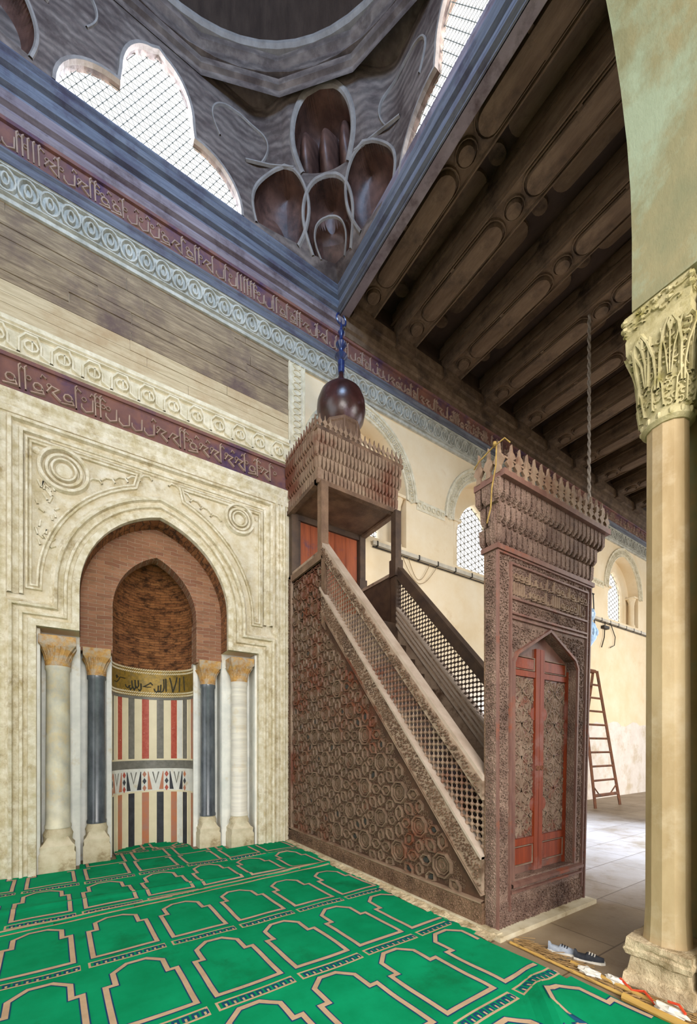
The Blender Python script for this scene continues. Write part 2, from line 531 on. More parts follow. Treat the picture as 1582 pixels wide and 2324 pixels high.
def brickmat(name, ca, cb, cm, sc, dirt='5c3a26', rng=(.42, .7), bd=.02):
    m = bpy.data.materials.new(name)
    m.use_nodes = True
    N, L = m.node_tree.nodes, m.node_tree.links
    b = N['Principled BSDF']
    b.inputs['Roughness'].default_value = .9
    tc = N.new('ShaderNodeTexCoord')
    sp = N.new('ShaderNodeSeparateXYZ')
    L.new(tc.outputs['Object'], sp.inputs[0])
    nz = N.new('ShaderNodeTexNoise')
    nz.inputs['Scale'].default_value = 6
    L.new(tc.outputs['Object'], nz.inputs['Vector'])
    ad = N.new('ShaderNodeMath')
    ad.operation = 'MULTIPLY_ADD'
    ad.inputs[1].default_value = .05
    L.new(nz.outputs['Fac'], ad.inputs[0])
    L.new(sp.outputs[2], ad.inputs[2])
    cb_ = N.new('ShaderNodeCombineXYZ')
    L.new(sp.outputs[0], cb_.inputs[0])
    L.new(ad.outputs[0], cb_.inputs[1])
    br = N.new('ShaderNodeTexBrick')
    br.inputs['Scale'].default_value = sc
    br.inputs['Color1'].default_value = hx(ca)
    br.inputs['Color2'].default_value = hx(cb)
    br.inputs['Mortar'].default_value = hx(cm)
    br.inputs['Mortar Size'].default_value = .012
    br.inputs['Mortar Smooth'].default_value = .5
    br.inputs['Brick Width'].default_value = .6
    br.inputs['Row Height'].default_value = .16
    L.new(cb_.outputs[0], br.inputs['Vector'])
    n2 = N.new('ShaderNodeTexNoise')
    n2.inputs['Scale'].default_value = 7
    n2.inputs['Detail'].default_value = 8
    n2.inputs['Roughness'].default_value = .75
    mp = N.new('ShaderNodeMapping')
    mp.inputs['Scale'].default_value = (1, 1, 2.6)
    L.new(tc.outputs['Object'], mp.inputs[0])
    L.new(mp.outputs[0], n2.inputs['Vector'])
    r2 = N.new('ShaderNodeMapRange')
    r2.inputs[1].default_value = rng[0]
    r2.inputs[2].default_value = rng[1]
    L.new(n2.outputs['Fac'], r2.inputs[0])
    mx = N.new('ShaderNodeMix')
    mx.data_type = 'RGBA'
    L.new(r2.outputs[0], mx.inputs[0])
    L.new(br.outputs[0], mx.inputs[6])
    mx.inputs[7].default_value = hx(dirt)
    L.new(mx.outputs[2], b.inputs['Base Color'])
    a2 = N.new('ShaderNodeMath')
    a2.operation = 'SUBTRACT'
    L.new(n2.outputs['Fac'], a2.inputs[0])
    L.new(br.outputs['Fac'], a2.inputs[1])
    bp = N.new('ShaderNodeBump')
    bp.inputs['Strength'].default_value = .9
    bp.inputs['Distance'].default_value = bd
    L.new(a2.outputs[0], bp.inputs['Height'])
    L.new(bp.outputs[0], b.inputs['Normal'])
    return m


M_brick = brickmat('arch_brick', 'a8785a', '8a5c46', 'c4aa90', 3.4, dirt='8a684c', rng=(.5, .66))
M_conch = brickmat('niche_brick', '9c6238', 'b87a48', '6a4a30', 4.2, dirt='46280f', rng=(.46, .62), bd=.05)


# stone floor slabs
def slabmat():
    m = M_floor
    N, L = m.node_tree.nodes, m.node_tree.links
    b = N['Principled BSDF']
    src = b.inputs['Base Color'].links[0].from_socket
    tc = N.new('ShaderNodeTexCoord')
    br = N.new('ShaderNodeTexBrick')
    br.inputs['Scale'].default_value = 1.0
    br.inputs['Color1'].default_value = (1, 1, 1, 1)
    br.inputs['Color2'].default_value = (.86, .84, .82, 1)
    br.inputs['Mortar'].default_value = (.45, .4, .36, 1)
    br.inputs['Mortar Size'].default_value = .006
    br.inputs['Brick Width'].default_value = .95
    br.inputs['Row Height'].default_value = .55
    L.new(tc.outputs['Object'], br.inputs['Vector'])
    mx = N.new('ShaderNodeMix')
    mx.data_type = 'RGBA'
    mx.blend_type = 'MULTIPLY'
    mx.inputs[0].default_value = 1
    L.new(src, mx.inputs[6])
    L.new(br.outputs[0], mx.inputs[7])
    L.new(mx.outputs[2], b.inputs['Base Color'])


slabmat()
WALL = lambda a, b, h: (a, -h, b)          # plane of the qibla wall, h towards the room

# ------------------------------------------------------------------ qibla wall, floor, arcade
CX = .865
OUTL, OUTR = -.43, 2.2
ARO = arch(CX, .885, 3.35, 1.12)
ARI = arch(CX, .525, 3.3, .78)
mih = [(OUTL, -.2), (OUTL, 2.86), (ARO[0][0], 2.86)] + ARO + [(ARO[-1][0], 2.86), (OUTR, 2.86), (OUTR, -.2)]
WINC = [4.15, 7.38, 10.6, 13.85]
holes = [arch(c, .98, 6.12, 1.12, base=5.22) for c in WINC]
outer = [(-4.2, 0), (-4.2, 9.1), (3.6, 9.1), (3.6, 9.44), (19, 9.44), (19, 0), (mih[-1][0], 0)] + [p for p in mih[::-1][1:-1]] + [(mih[0][0], 0)]


def thick(y0, y1):
    return lambda a, b, h: (a, y0 + (y1 - y0) * (h / (y1 - y0) + .5), b)


def plate(name, outer, holes, y0, y1, m, parent=None):
    return holed(name, outer, holes, y0, y1 - y0, m, lambda a, b, h: (a, (y0 + y1) / 2 - h, b), parent)


struct(plate('wall_qibla', outer, holes, 0, .28, M_plaster))
inner_h = [arch(c, .56, 6.05, .85, base=5.28) for c in WINC]
struct(plate('wall_qibla_core', [(2.75, 4.9), (2.75, 8.2), (19, 8.2), (19, 4.9)], inner_h, .28, .40, M_plaster))
# second order of the niche recess
o2 = [(OUTL - .15, 0), (OUTL - .15, 5), (OUTR + .15, 5), (OUTR + .15, 0), (CX + .885, 0), (CX + .885, 2.7), (CX + .525, 2.7)] + ARI[::-1] + \
     [(CX - .525, 2.7), (CX - .885, 2.7), (CX - .885, 0)]
niche = thing('prayer_niche', 'tall brick and marble prayer niche with gold mosaic band in the cream wall', 'niche', (CX, 0, 0))
plate('brick_arch', o2, [], .281, .5, M_brick, niche)
mb = MB()
mb.box(-.9, .5, 0, CX - .525, .75, 2.72, 0)
mb.box(CX + .525, .5, 0, 2.7, .75, 2.72, 0)
mb.box(-.43, .272, 0, -.02, .281, 2.86, 0)
mb.box(1.75, .272, 0, 2.2, .281, 2.86, 0)
mb.box(-.022, .28, 0, -.012, .5, 2.74)
mb.box(1.742, .28, 0, 1.752, .5, 2.74)
mb.build('jamb', M_marble, niche)
# white marble edge slabs beside the columns
mb = MB()
for x0, x1 in ((-.10, -.02), (1.75, 1.83)):
    mb.box(x0, .262, 0, x1, .29, 2.78)
for x0, x1 in ((-.43, -.40), (2.17, 2.2)):
    mb.box(x0, .02, 0, x1, .28, 2.85)
for x0, x1 in ((CX - .585, CX - .525), (CX + .525, CX + .585)):
    mb.box(x0, .47, 0, x1, .51, 2.72)
mb.build('marble_edging', M_marble, niche)
NR, NY = .525, .5


def cyl(t, z, h=0.0, r=NR):          # t in 0..1 from left edge round to the right edge
    a = PI * (1 - t)
    return (CX + (r - h) * math.cos(a), NY + (r - h) * math.sin(a), z)


CY = lambda a, b, h: cyl(a, b, h)
mb = MB()
mb.grid((0, 1, 2.62, 3.3), 40, 6, lambda u, v: cyl(u, v, -.01))
mb2 = MB()
rv = [(CX + (x - CX) * .994, z - (.006 if abs(x - CX) < .5 else 0)) for x, z in ARO]
rv = [(rv[0][0], 2.86)] + rv + [(rv[-1][0], 2.86)]
for x, z in rv:
    mb2.v += [(x, .006, z), (x, .285, z)]
mb2.f = [(2 * i, 2 * i + 1, 2 * i + 3, 2 * i + 2) for i in range(len(rv) - 1)]
mb2.m = [0] * len(mb2.f)
mb2.build('arch_reveal', M_conch, niche)
# conch: half dome with a pointed top


def conch(u, v):
    z = 3.3 + .80 * math.sin(v * PI / 2)
    k = math.cos(v * PI / 2) ** .8
    return (CX + NR * k * math.cos(PI * (1 - u)), NY + NR * k * math.sin(PI * (1 - u)) - .02 * v, z)


mb.grid((0, 1, 0, 1), 40, 16, conch)
mb.build('brick_lining', M_conch, niche, smooth=True)
mb = MB()
mb.box(CX - .8, 1.1, 0, CX + .8, 1.2, 4.6)
mb.box(CX - .8, .502, 4.12, CX + .8, 1.2, 4.3)
mb.box(CX - .8, .502, 2.72, CX - .527, 1.15, 4.2)
mb.box(CX + .527, .502, 2.72, CX + .8, 1.15, 4.2)
mb.build('backing', M_brick, niche)
# gold band with dark lettering
mb = MB()
mb.grid((0, 1, 2.24, 2.66), 60, 4, lambda u, v: cyl(u, v, 0))
for z in (2.26, 2.30, 2.60, 2.645):
    for i in range(52):
        t = (i + .5) / 52
        z1 = z
        mb.ribbon([(t - .008, z1 - .012), (t + .008, z1 + .012)], .011, .006, lambda a, b, h: cyl(a, b, h + .001), mi=1)
gb = mb.build('gold_band', [M_gold, M_mcream], niche)
# the visible words, stroke by stroke: pixel box 0..1000 x 0..400 of the band
mb = MB()
SK = [
    [(868, 400), (864, 545)], [(905, 385), (912, 540)],
    [(765, 395), (785, 470), (798, 550)], [(842, 390), (828, 460), (798, 550)],
    [(722, 405), (726, 545)],
    [(700, 410), (704, 500), (690, 540), (665, 548), (655, 535)], [(668, 470), (664, 530), (640, 550)],
    [(640, 480), (636, 535), (618, 552), (600, 540), (592, 515)],
    [(560, 455), (530, 470), (475, 500), (520, 503), (555, 500)], [(545, 450), (575, 480)],
    [(440, 470), (442, 530), (425, 550), (410, 530)], [(408, 440), (412, 500), (395, 520), (380, 505)],
    [(372, 440), (378, 520), (362, 545), (345, 510)], [(335, 450), (340, 520), (320, 545), (300, 505)],
    [(318, 500), (290, 530), (270, 520), (262, 500)],
    [(262, 440), (200, 438)], [(200, 440), (185, 470), (165, 492), (135, 490)], [(165, 425), (178, 440), (165, 452), (158, 438), (165, 425)],
]
for s in SK:
    pts = []
    for i in range(len(s) - 1):
        for k in range(4):
            f = k / 4
            pts.append((s[i][0] + (s[i + 1][0] - s[i][0]) * f, s[i][1] + (s[i + 1][1] - s[i][1]) * f))
    pts.append(s[-1])
    pp = []
    for (x, y) in pts:
        c = max(-1, min(1, (x - 535) / 432))
        pp.append((1 - math.acos(c) / PI, 2.56 - (y - 385) / 165 * .24))
    mb.ribbon([(a, z) for a, z in pp], .0135, .004, lambda a, b, h: cyl(a, b, h + .004))
mb.build('inscription', M_ink, niche)
# marble stripes
mb = MB()
mats = [M_mcream, M_mporph, M_mgrey, M_mblack, M_morange, M_marble]


def stripe(t0, t1, z0, z1, mi, h=0.0):
    n = max(1, int((t1 - t0) * 60))
    mb.grid((t0, t1, z0, z1), n, 1, lambda u, v: cyl(u, v, h), mi)


seq = [0, 1, 0, 2, 0, 1, 0, 2, 0, 1, 0, 2, 0, 1, 0]
wid = [1, .8, 1.05, .9, 1.1, 1, 1.1, .9, 1.05, .8, 1, .9, 1, .8, 1]
seq = [5, 2, 0, 1, 0, 2, 0, 1, 0, 2, 0, 1, 5, 2, 0, 4]
tot = len(seq)
for i, c in enumerate(seq):
    stripe(i / tot, (i + 1) / tot, 1.30, 2.20, c)
    stripe(i / tot, (i + 1) / tot, 0, .80, {1: 4, 2: 3}.get(c, c))
    for z0, z1 in ((1.30, 2.20), (0, .8)):
        mb.ribbon([(i / tot, z0), (i / tot, z1)], .004, .003, CY, mi=0)
stripe(0, 1, 2.20, 2.24, 2, .006)
stripe(0, 1, 1.275, 1.30, 0, .004)
stripe(0, 1, 1.15, 1.275, 2, .002)
stripe(0, 1, 1.12, 1.15, 5, .004)
stripe(0, 1, .80, 1.12, 5)
stripe(0, 1, .79, .815, 0, .004)
for i in range(5):
    t = .08 + .19 * i
    for k in range(3):
        zc = 1.065 - k * .105
        mb.prism([(t - .017, zc), (t, zc + .048), (t + .017, zc), (t, zc - .048)], CY, .001, .005, 3 if k == 1 else (1 if i % 2 else 4))
    if i == 4:
        break
    a = 3 if i % 2 else 4
    w_ = .19
    mb.prism([(t + .028, 1.105), (t + .034, 1.105), (t + .066, .83), (t + .028, .83)], CY, .001, .004, a)
    mb.prism([(t + w_ - .028, 1.105), (t + w_ - .034, 1.105), (t + w_ - .066, .83), (t + w_ - .028, .83)], CY, .001, .004, a)
    mb.ribbon([(t + .070, 1.10), (t + w_ / 2, .93), (t + w_ - .070, 1.10)], .012, .004, CY, mi=2)
mb.build('marble_panelling', mats, niche)

# moulded frames around the niche
PROF_IN = [(0, 0), (0, .045), (.07, .05), (.085, .02), (.115, .02), (.125, .045), (.15, .045), (.16, .02), (.205, .015), (.215, .05), (.24, .055), (.26, .02), (.30, .0)]
ext = arch(CX, .885, 3.35, 1.12, n=12)
pathA = [(OUTL, 0), (OUTL, 2.86), (ARO[0][0], 2.86)] + ext + [(ARO[-1][0], 2.86), (OUTR, 2.86), (OUTR, 0)]
mb = MB()
mb.ribbon(pathA, 0, 0, WALL, prof=[(o, h * 1.5) for o, h in PROF_IN])
# prof offsets grow outwards (left of travel direction)
mb.build('arch_moulding', M_frame, niche)
mb = MB()
PB = [(-.08, 0), (-.07, .05), (-.04, .055), (-.03, .015), (.02, .015), (.03, .07), (.06, .07), (.08, 0)]
mb.ribbon([(-.62, 3.2), (-.62, 5.1), (2.36, 5.1), (2.36, 3.3)], 0, 0, WALL, prof=PB)
mb.ribbon([(-.30, 5.02), (2.28, 5.02)], .05, .03, WALL)
PC = [(-.03, 0), (-.028, .045), (-.01, .05), (0, .025), (.01, .05), (.028, .045), (.03, 0)]
# spandrel borders follow the arch
aL = arch(CX, 1.27, 3.35, 1.52, n=14)
L_ = aL[:15]
R_ = aL[14:]
for side in (L_, R_[::-1]):
    e = -.50 if side is L_ else 2.24
    q = side[0]
    mb.ribbon([(e, 3.3), (e, 4.98), (CX, 4.98)] if False else [(e, 3.3), (e, 4.96)] + [(side[-1][0] + (-.25 if side is L_ else .25), 4.96)] + side[::-1][2:] + [(q[0], 3.3)], 0, 0, WALL, closed=True, prof=PC)
aM = arch(CX, 1.13, 3.35, 1.37, n=14)
mb.ribbon([(aM[0][0], 3.15)] + aM + [(aM[-1][0], 3.15)], .05, .055, WALL)
mb.build('spandrel_frame', M_frame, niche)
mb = MB()
for (x, z, r) in ((-.17, 4.72, .235), (1.92, 4.78, .20)):
    for (ra, w, h) in ((r, .06, .07), (r * .72, .05, .05), (r * .5, .035, .06)):
        mb.ribbon(ngon(x, z, ra, 36), w, h, WALL, closed=True)
    mb.grid((0, 1, 0, 1), 24, 5, lambda u, v: WALL(x + r * .42 * v * math.cos(2 * PI * u), z + r * .42 * v * math.sin(2 * PI * u), .001 + .045 * math.sqrt(max(0, 1 - v * v))))
    mb.build('roundel', M_frame, niche)
    mb = MB()
for (x, z, r) in ((-.43, 4.87, .05), (2.18, 4.87, .04)):
    mb.grid((0, 1, 0, 1), 16, 4, lambda u, v: WALL(x + r * v * math.cos(2 * PI * u), z + r * v * math.sin(2 * PI * u), .001 + .03 * math.sqrt(max(0, 1 - v * v))))
    mb.build('boss', M_frame, niche)
    mb = MB()
# worn acanthus scrolls in the spandrels
rnd = random.Random(5)
for sx, x0, x1 in ((1, .06, .62), (-1, 1.66, 1.12)):
    for k in range(5):
        f = k / 4
        x = x0 + (x1 - x0) * f
        z = 4.68 + .24 * f
        mb.ribbon([(x, z), (x + sx * .05, z + .05), (x + sx * .12, z + .06), (x + sx * .15, z + .02)], .03, .035, WALL)
    mb.build('scroll_carving', M_frame, niche)
    mb = MB()
for k in range(26):
    x = -.42 + rnd.random() * .17
    z = 3.75 + rnd.random() * .75
    mb.ribbon([(x, z), (x + rnd.uniform(-.05, .05), z + rnd.uniform(.03, .08))], .03, .03, WALL)
mb.build('scroll_carving', M_frame, niche)
mb = MB()                       # flat vertical strips either side
for xs in ((2.5, .03, .05), (2.56, .02, .03), (2.62, .03, .045), (2.66, .02, .03)):
    mb.ribbon([(xs[0], 0), (xs[0], 5.3)], xs[1] * 1.6, xs[2], WALL)
mb.prism([(OUTR + .28, 0), (2.69, 0), (2.69, 5.2), (OUTR + .28, 5.2)], WALL, 0, .012)
mb.build('edge_moulding', M_frame, niche)
mb = MB()
for xs in ((-.78, .03, .05), (-.85, .02, .03), (-.92, .04, .05), (-1.05, .03, .04)):
    mb.ribbon([(xs[0], 0), (xs[0], 5.3)], xs[1] * 1.6, xs[2], WALL)
mb.prism([(-2, 0), (-.7, 0), (-.7, 5.2), (-2, 5.2)], WALL, 0, .012)
mb.prism([(-.7, 3.16), (2.48, 3.3), (2.48, 5.3), (-.7, 5.3)], WALL, -.01, .0) if False else None
mb.build('edge_moulding', M_frame, niche)

# facing of the wall around the niche (stucco), above it the bands
fac = [(-4.2, 0), (-4.2, 5.3), (2.74, 5.3), (2.74, 0), (OUTR, 0), (OUTR, 2.86), (ARO[-1][0], 2.86)] + ARO[::-1] + [(ARO[0][0], 2.86), (OUTL, 2.86), (OUTL, 0)]
struct(plate('wall_niche_facing', fac, [], -.006, 0, M_stucco))

TRIM = [0]


def trim(mb, m, label=None, name=None, smooth=False):
    TRIM[0] += 1
    return struct(mb.build(name or 'trim_%d' % TRIM[0], m, smooth=smooth), label)


def hmould(x0, x1, prof, m, y=0.0, label=None):
    """prof: list of (z, protrusion)"""
    mb = MB()
    n = len(prof)
    for x in (x0, x1):
        for z, h in prof:
            mb.v.append((x, y - h, z))
    for i in range(n - 1):
        mb.f.append((i, i + 1, n + i + 1, n + i))
        mb.m.append(0)
    return trim(mb, m, label)


hmould(-4.2, 2.72, [(5.2, 0), (5.2, .03), (5.26, .04), (5.28, .02), (5.34, .03), (5.38, .06), (5.43, .07), (5.45, .03), (5.45, .0)], M_frame)
hmould(-4.2, 2.72, [(5.45, .0), (5.45, .03), (5.48, .035), (5.48, .012), (5.80, .012), (5.80, .035), (5.84, .04), (5.84, 0)], M_redband)
hmould(-4.2, 2.72, [(5.84, 0), (5.84, .02), (6.17, .02), (6.19, .05), (6.24, .05), (6.26, 0)], M_frieze)
mb, mbl = MB(), MB()
z = 6.26
rnd = random.Random(3)
while z < 7.5:                                   # planked upper wall
    h = rnd.choice((.10, .13, .16, .12))
    x = -4.2
    while x < 2.70:
        l = rnd.uniform(1.2, 3.2)
        x2 = min(2.70, x + l)
        d = rnd.uniform(.008, .024)
        (mb if z > 6.62 else mbl).box(x, -d, z, x2 - .004, .0, min(7.49, z + h - .005))
        x = x2
    z += h
struct(mb.build('wall_planks', M_plank))
struct(mbl.build('wall_planks_pale', M_plankl))
hmould(-4.2, 19, [(7.49, 0), (7.49, .045), (7.53, .05), (7.54, .03), (7.88, .03), (7.90, .05), (7.90, 0)], M_friezeb)
hmould(-4.2, 19, [(7.90, 0), (7.90, .06), (7.93, .065), (7.94, .05), (8.0, .05), (8.02, .07), (8.04, .07), (8.04, 0)], M_bluewood)
hmould(-4.2, 19, [(8.04, 0), (8.04, .06), (8.06, .065), (8.06, .04), (8.34, .04), (8.34, .07), (8.37, .08), (8.37, 0)], M_redband)
hmould(3.7, 19, [(8.93, .05), (9.0, .08), (9.1, .08), (9.12, .03), (9.38, .03), (9.38, 0)], M_ceild)
hmould(3.7, 19, [(8.37, 0), (8.37, .09), (8.46, .09), (8.48, .13), (8.58, .14), (8.60, .10), (8.74, .10), (8.76, .14), (8.95, .14), (9.0, 0)], M_ceil)
# vertical carved strip where the planks end
mb = MB()
mb.prism([(2.70, 5.3), (2.98, 5.3), (2.98, 7.49), (2.70, 7.49)], WALL, 0, .03)
for i in range(22):
    z = 5.36 + i * .10
    mb.ribbon(ngon(2.84, z, .045, 10, 0, 1.5, 1), .02, .045, WALL, closed=True)
for x in (2.71, 2.97):
    mb.ribbon([(x, 5.3), (x, 7.49)], .02, .05, WALL)
trim(mb, M_frieze)


# running relief bands ------------------------------------------------------
def guilloche(x0, x1, z0, z1, pitch, w, h, base, m, kind=0):
    mb = MB()
    fn = lambda a, b, hh: (a, -base - hh, b)
    zc, a = (z0 + z1) / 2, (z1 - z0) / 2 - w
    n = int((x1 - x0) / pitch)
    for i in range(n):
        c = x0 + (i + .5) * pitch
        if kind == 0:
            mb.ribbon(ngon(c, zc, a, 14, 0, pitch * .46 / a * 1.0, 1), w, h, fn, closed=True)
            mb.ribbon(ngon(c, zc, a * .55, 10, 0, pitch * .30 / a, 1), w * .8, h, fn, closed=True)
        else:
            mb.ribbon([(c - pitch * .45, zc - a), (c - pitch * .45, zc + a * .3), (c - pitch * .25, zc + a), (c + pitch * .1, zc + a), (c + pitch * .22, zc + a * .3), (c + pitch * .22, zc - a * .6), (c + pitch * .5, zc - a)], w, h, fn)
            mb.ribbon(ngon(c - pitch * .08, zc - a * .1, a * .5, 9, 0, pitch * .42 / a, 1.0), w * .8, h, fn, closed=True)
            mb.ribbon([(c - pitch * .05, zc - a * .5), (c - pitch * .05, zc + a * .4)], w * .8, h, fn)
    for z in (z0 + w * .3, z1 - w * .3):
        mb.ribbon([(x0, z), (x1, z)], w * .7, h, fn)
    return trim(mb, m)


guilloche(-1.2, 16.5, 7.56, 7.87, .20, .032, .035, .03, M_friezeb)
guilloche(-1.2, 2.7, 5.86, 6.16, .30, .035, .035, .02, M_frieze, 1)


def script_band(x0, x1, z0, z1, base, h, m, seed, w=.022, dens=1.0):
    """relief lettering in the manner of a carved inscription"""
    rnd = random.Random(seed)
    mb = MB()
    fn = lambda a, b, hh: (a, -base - hh, b)
    H = z1 - z0
    x = x0
    while x < x1 - H:
        k = rnd.random()
        s = H * .42
        if k < .38:
            mb.ribbon([(x, z0), (x - .01, z1 - H * .08), (x + .03 * H, z1)], w, h, fn)
            x += H * .2
        elif k < .6:
            mb.ribbon([(x + s, z0 + H * .62), (x + s, z0 + H * .12), (x + s * .4, z0), (x, z0 + H * .15), (x, z0 + H * .3)], w, h, fn)
            x += s * 1.25
        elif k < .8:
            c = (x + s * .5, z0 + H * .3)
            mb.ribbon(ngon(c[0], c[1], s * .38, 8), w, h, fn, closed=True)
            mb.ribbon([(c[0] + s * .3, c[1]), (c[0] + s * .5, z0 + .02), (c[0] - s * .6, z0)], w, h, fn)
            x += s * 1.2
        else:
            mb.ribbon([(x, z0 + H * .25), (x + s * .4, z0 + H * .55), (x + s, z0 + H * .5), (x + s * .5, z0 + H * .3), (x + s * 1.2, z0 + H * .05)], w, h, fn)
            x += s * 1.3
        if rnd.random() < .5 * dens:
            a = x - s * .5
            mb.ribbon([(a, z0 + H * .75), (a + .05 * H, z0 + H * .9), (a + H * .2, z0 + H * .8)], w * .6, h * .8, fn)
            mb.ribbon(ngon(a + H * .3, z0 + H * .55, H * .09, 6), w * .5, h * .7, fn, closed=True)
    return mb


trim(script_band(-1.2, 2.68, 5.5, 5.77, .012, .03, M_letter, 11), M_letter)
trim(script_band(-1.2, 16.5, 8.075, 8.32, .04, .022, M_letter, 12), M_letter)

# windows in the wall ------------------------------------------------------
for i, c in enumerate(WINC):
    mb = MB()
    fn = WALL
    o = arch(c, .98, 6.12, 1.12, n=14)
    ob = arch(c, 1.10, 6.12, 1.24, n=14)
    mb.ribbon(o, .0, .0, fn, prof=[(0, 0), (0, .035), (.03, .035), (.04, .015), (.20, .015), (.21, .04), (.25, .04), (.26, 0)])
    k = 0
    for j in range(len(ob) - 1):
        (ax, az), (bx, bz) = ob[j], ob[j + 1]
        for t in (.25, .75):
            x, z = ax + (bx - ax) * t, az + (bz - az) * t
            mb.ribbon(ngon(x, z, .05, 7, k), .028, .035, fn, closed=True)
            k += 1
    if i < len(WINC) - 1:
        x0, x1 = c + 1.24, WINC[i + 1] - 1.24
        mb.prism([(x0, 6.03), (x1, 6.03), (x1, 6.23), (x0, 6.23)], fn, 0, .012)
        n = int((x1 - x0) / .12)
        for j in range(n):
            mb.ribbon(ngon(x0 + (j + .5) * (x1 - x0) / n, 6.13, .045, 8), .022, .03, fn, closed=True)
    fr = struct(mb.build('window_%d' % (i + 1), M_frieze), 'arched wall window with carved stucco band')
    mb = MB()
    for s in (-1, 1):
        x = c + s * .86
        mb.lathe((x, .14), [(.10, 5.22), (.10, 5.30), (.075, 5.34), (.072, 5.95), (.085, 5.99), (.08, 6.02), (.12, 6.13), (.12, 6.17)], 14)
        mb.box(x - .13, .0, 6.15, x + .13, .28, 6.2)
    mb.build('window_colonnette', M_plaster, fr, smooth=True)
    mb = MB()
    hole = arch(c, .56, 6.05, .85, base=5.28)
    fg = lambda a, b, h: (a, .36 - h, b)
    P = .12
    for d in (0, 1, 2):
        ang = d * PI / 3 + PI / 6
        ux, uz = math.cos(ang), math.sin(ang)
        for kk in range(-14, 15):
            pts = []
            for tt in range(-26, 27):
                x = c + tt * .05 * ux - kk * P * uz
                z = 6.0 + tt * .05 * uz + kk * P * ux
                if inside((x, z), hole):
                    pts.append((x, z))
            if len(pts) > 1:
                mb.ribbon([pts[0], pts[-1]], .0, .0, fg, prof=[(-.008, 0), (-.008, .005), (.008, .005), (.008, 0)])
    mb.build('window_grille', M_grille, fr)

# conduit, cables ----------------------------------------------------------
cond = thing('electrical_conduit', 'pale trunking fixed along the plaster wall below the windows', 'conduit', (4.1, 0, 5.1))
mb = MB()
mb.box(4.32, -.055, 5.06, 16.5, -.005, 5.13)
mb.build('trunking', M_tray, cond)
mb = MB()
for k in range(24):
    x = 4.4 + k * .5
    mb.box(x, -.06, 5.05, x + .03, -.004, 5.14)
mb.tube([(4.32, -.03, 5.03), (8, -.03, 5.02), (16.5, -.03, 5.035)], .012, 5)
mb.build('cable_clips', M_cable, cond)
for k, (x, w, d) in enumerate(((5.15, .55, .42), (5.0, .9, .50))):
    mb = MB()
    mb.tube([(x + w * t, -.04, 5.03 - d * math.sin(PI * t) * (1 - .3 * t)) for t in [i / 14 for i in range(15)]], .006, 5)
    tag(mb.build('sagging_cable', M_tan), ['narrow loop of tan cable sagging from the wall trunking behind the pulpit rail', 'wide loop of tan cable sagging from the wall trunking behind the pulpit rail'][k], 'cable', 'loops of cable under the trunking')
mb = MB()
mb.tube([(12.95, -.04, 5.05), (13.2, -.05, 4.7), (13.15, -.05, 4.45), (12.9, -.05, 4.35)], .012, 5)
mb.tube([(12.6, -.05, 5.05), (12.55, -.05, 4.6), (12.4, -.05, 4.3)], .014, 5)
mb.box(12.45, -.10, 4.85, 12.75, -.01, 4.93)
tag(mb.build('hanging_cable', M_cable), 'dark cable ends dangling from the trunking under the far window', 'cable')

# peeling whitewash on the lower far wall
mb = MB()
top = [(4.2 + i * .25, 2.15 + .22 * noise.noise(Vector((i * .4, 0, 0))) + .06 * noise.noise(Vector((i * 1.7, 3, 0)))) for i in range(59)]
mb.prism([(4.2, 0)] + top + [(top[-1][0], 0)], WALL, 0, .004)
struct(mb.build('wall_whitewash', M_wash))
# floor
mb = MB()
mb.grid((-6, 22, -16, 1.3), 2, 2, lambda x, y: (x, y, 0))
struct(mb.build('floor', M_floor))

# arcade wall with piers and pointed arches -------------------------------------
AY0, AY1 = -6.3, -4.72
bays = [(-3.4, 1.97), (.85, 1.97), (6.9, 2.0), (12.9, 2.0)]
out = [(-8, 0)]
pl = [(-8, 4.15)]
xs = -8
segs = []
for c, a in [(-4.9, 1.97), (.85, 1.97), (6.9, 1.97), (12.9, 1.97)]:
    ar = arch(c, a, 4.6, 2.2, n=12)
    pl += [(c - a, 4.15)] + ar + [(c + a, 4.15)]
pl += [(19, 4.15), (19, 9.3), (-8, 9.3)]
struct(holed('wall_arcade', pl, [], 0, AY1 - AY0, M_arch, lambda a, b, h: (a, (AY0 + AY1) / 2 + h, b)))
mb = MB()
for x0, x1 in ((2.9, 4.85), (-3.1, -1.2), (8.95, 10.85), (15, 19)):
    mb.box(x0, -6.2, 0, x1, -5.02, 4.16)
    mb.box(x0 + .28, -5.05, 0, x1 - .28, -4.74, 4.16)
struct(mb.build('wall_pier', M_pier))

# roof boards, beams
mb = MB()
mb.box(3.72, -6.3, 9.38, 19, .0, 9.5)
struct(mb.build('ceiling', M_ceild))
mb = MB()
mb.box(-6.5, -9.5, 9.38, 19, -6.3, 9.5)
struct(mb.build('ceiling_second_aisle', M_ceild))
mb = MB()
mb.box(-8, .0, 0, -4.15, .3, 9.4)
struct(mb.build('wall_left', M_plaster))


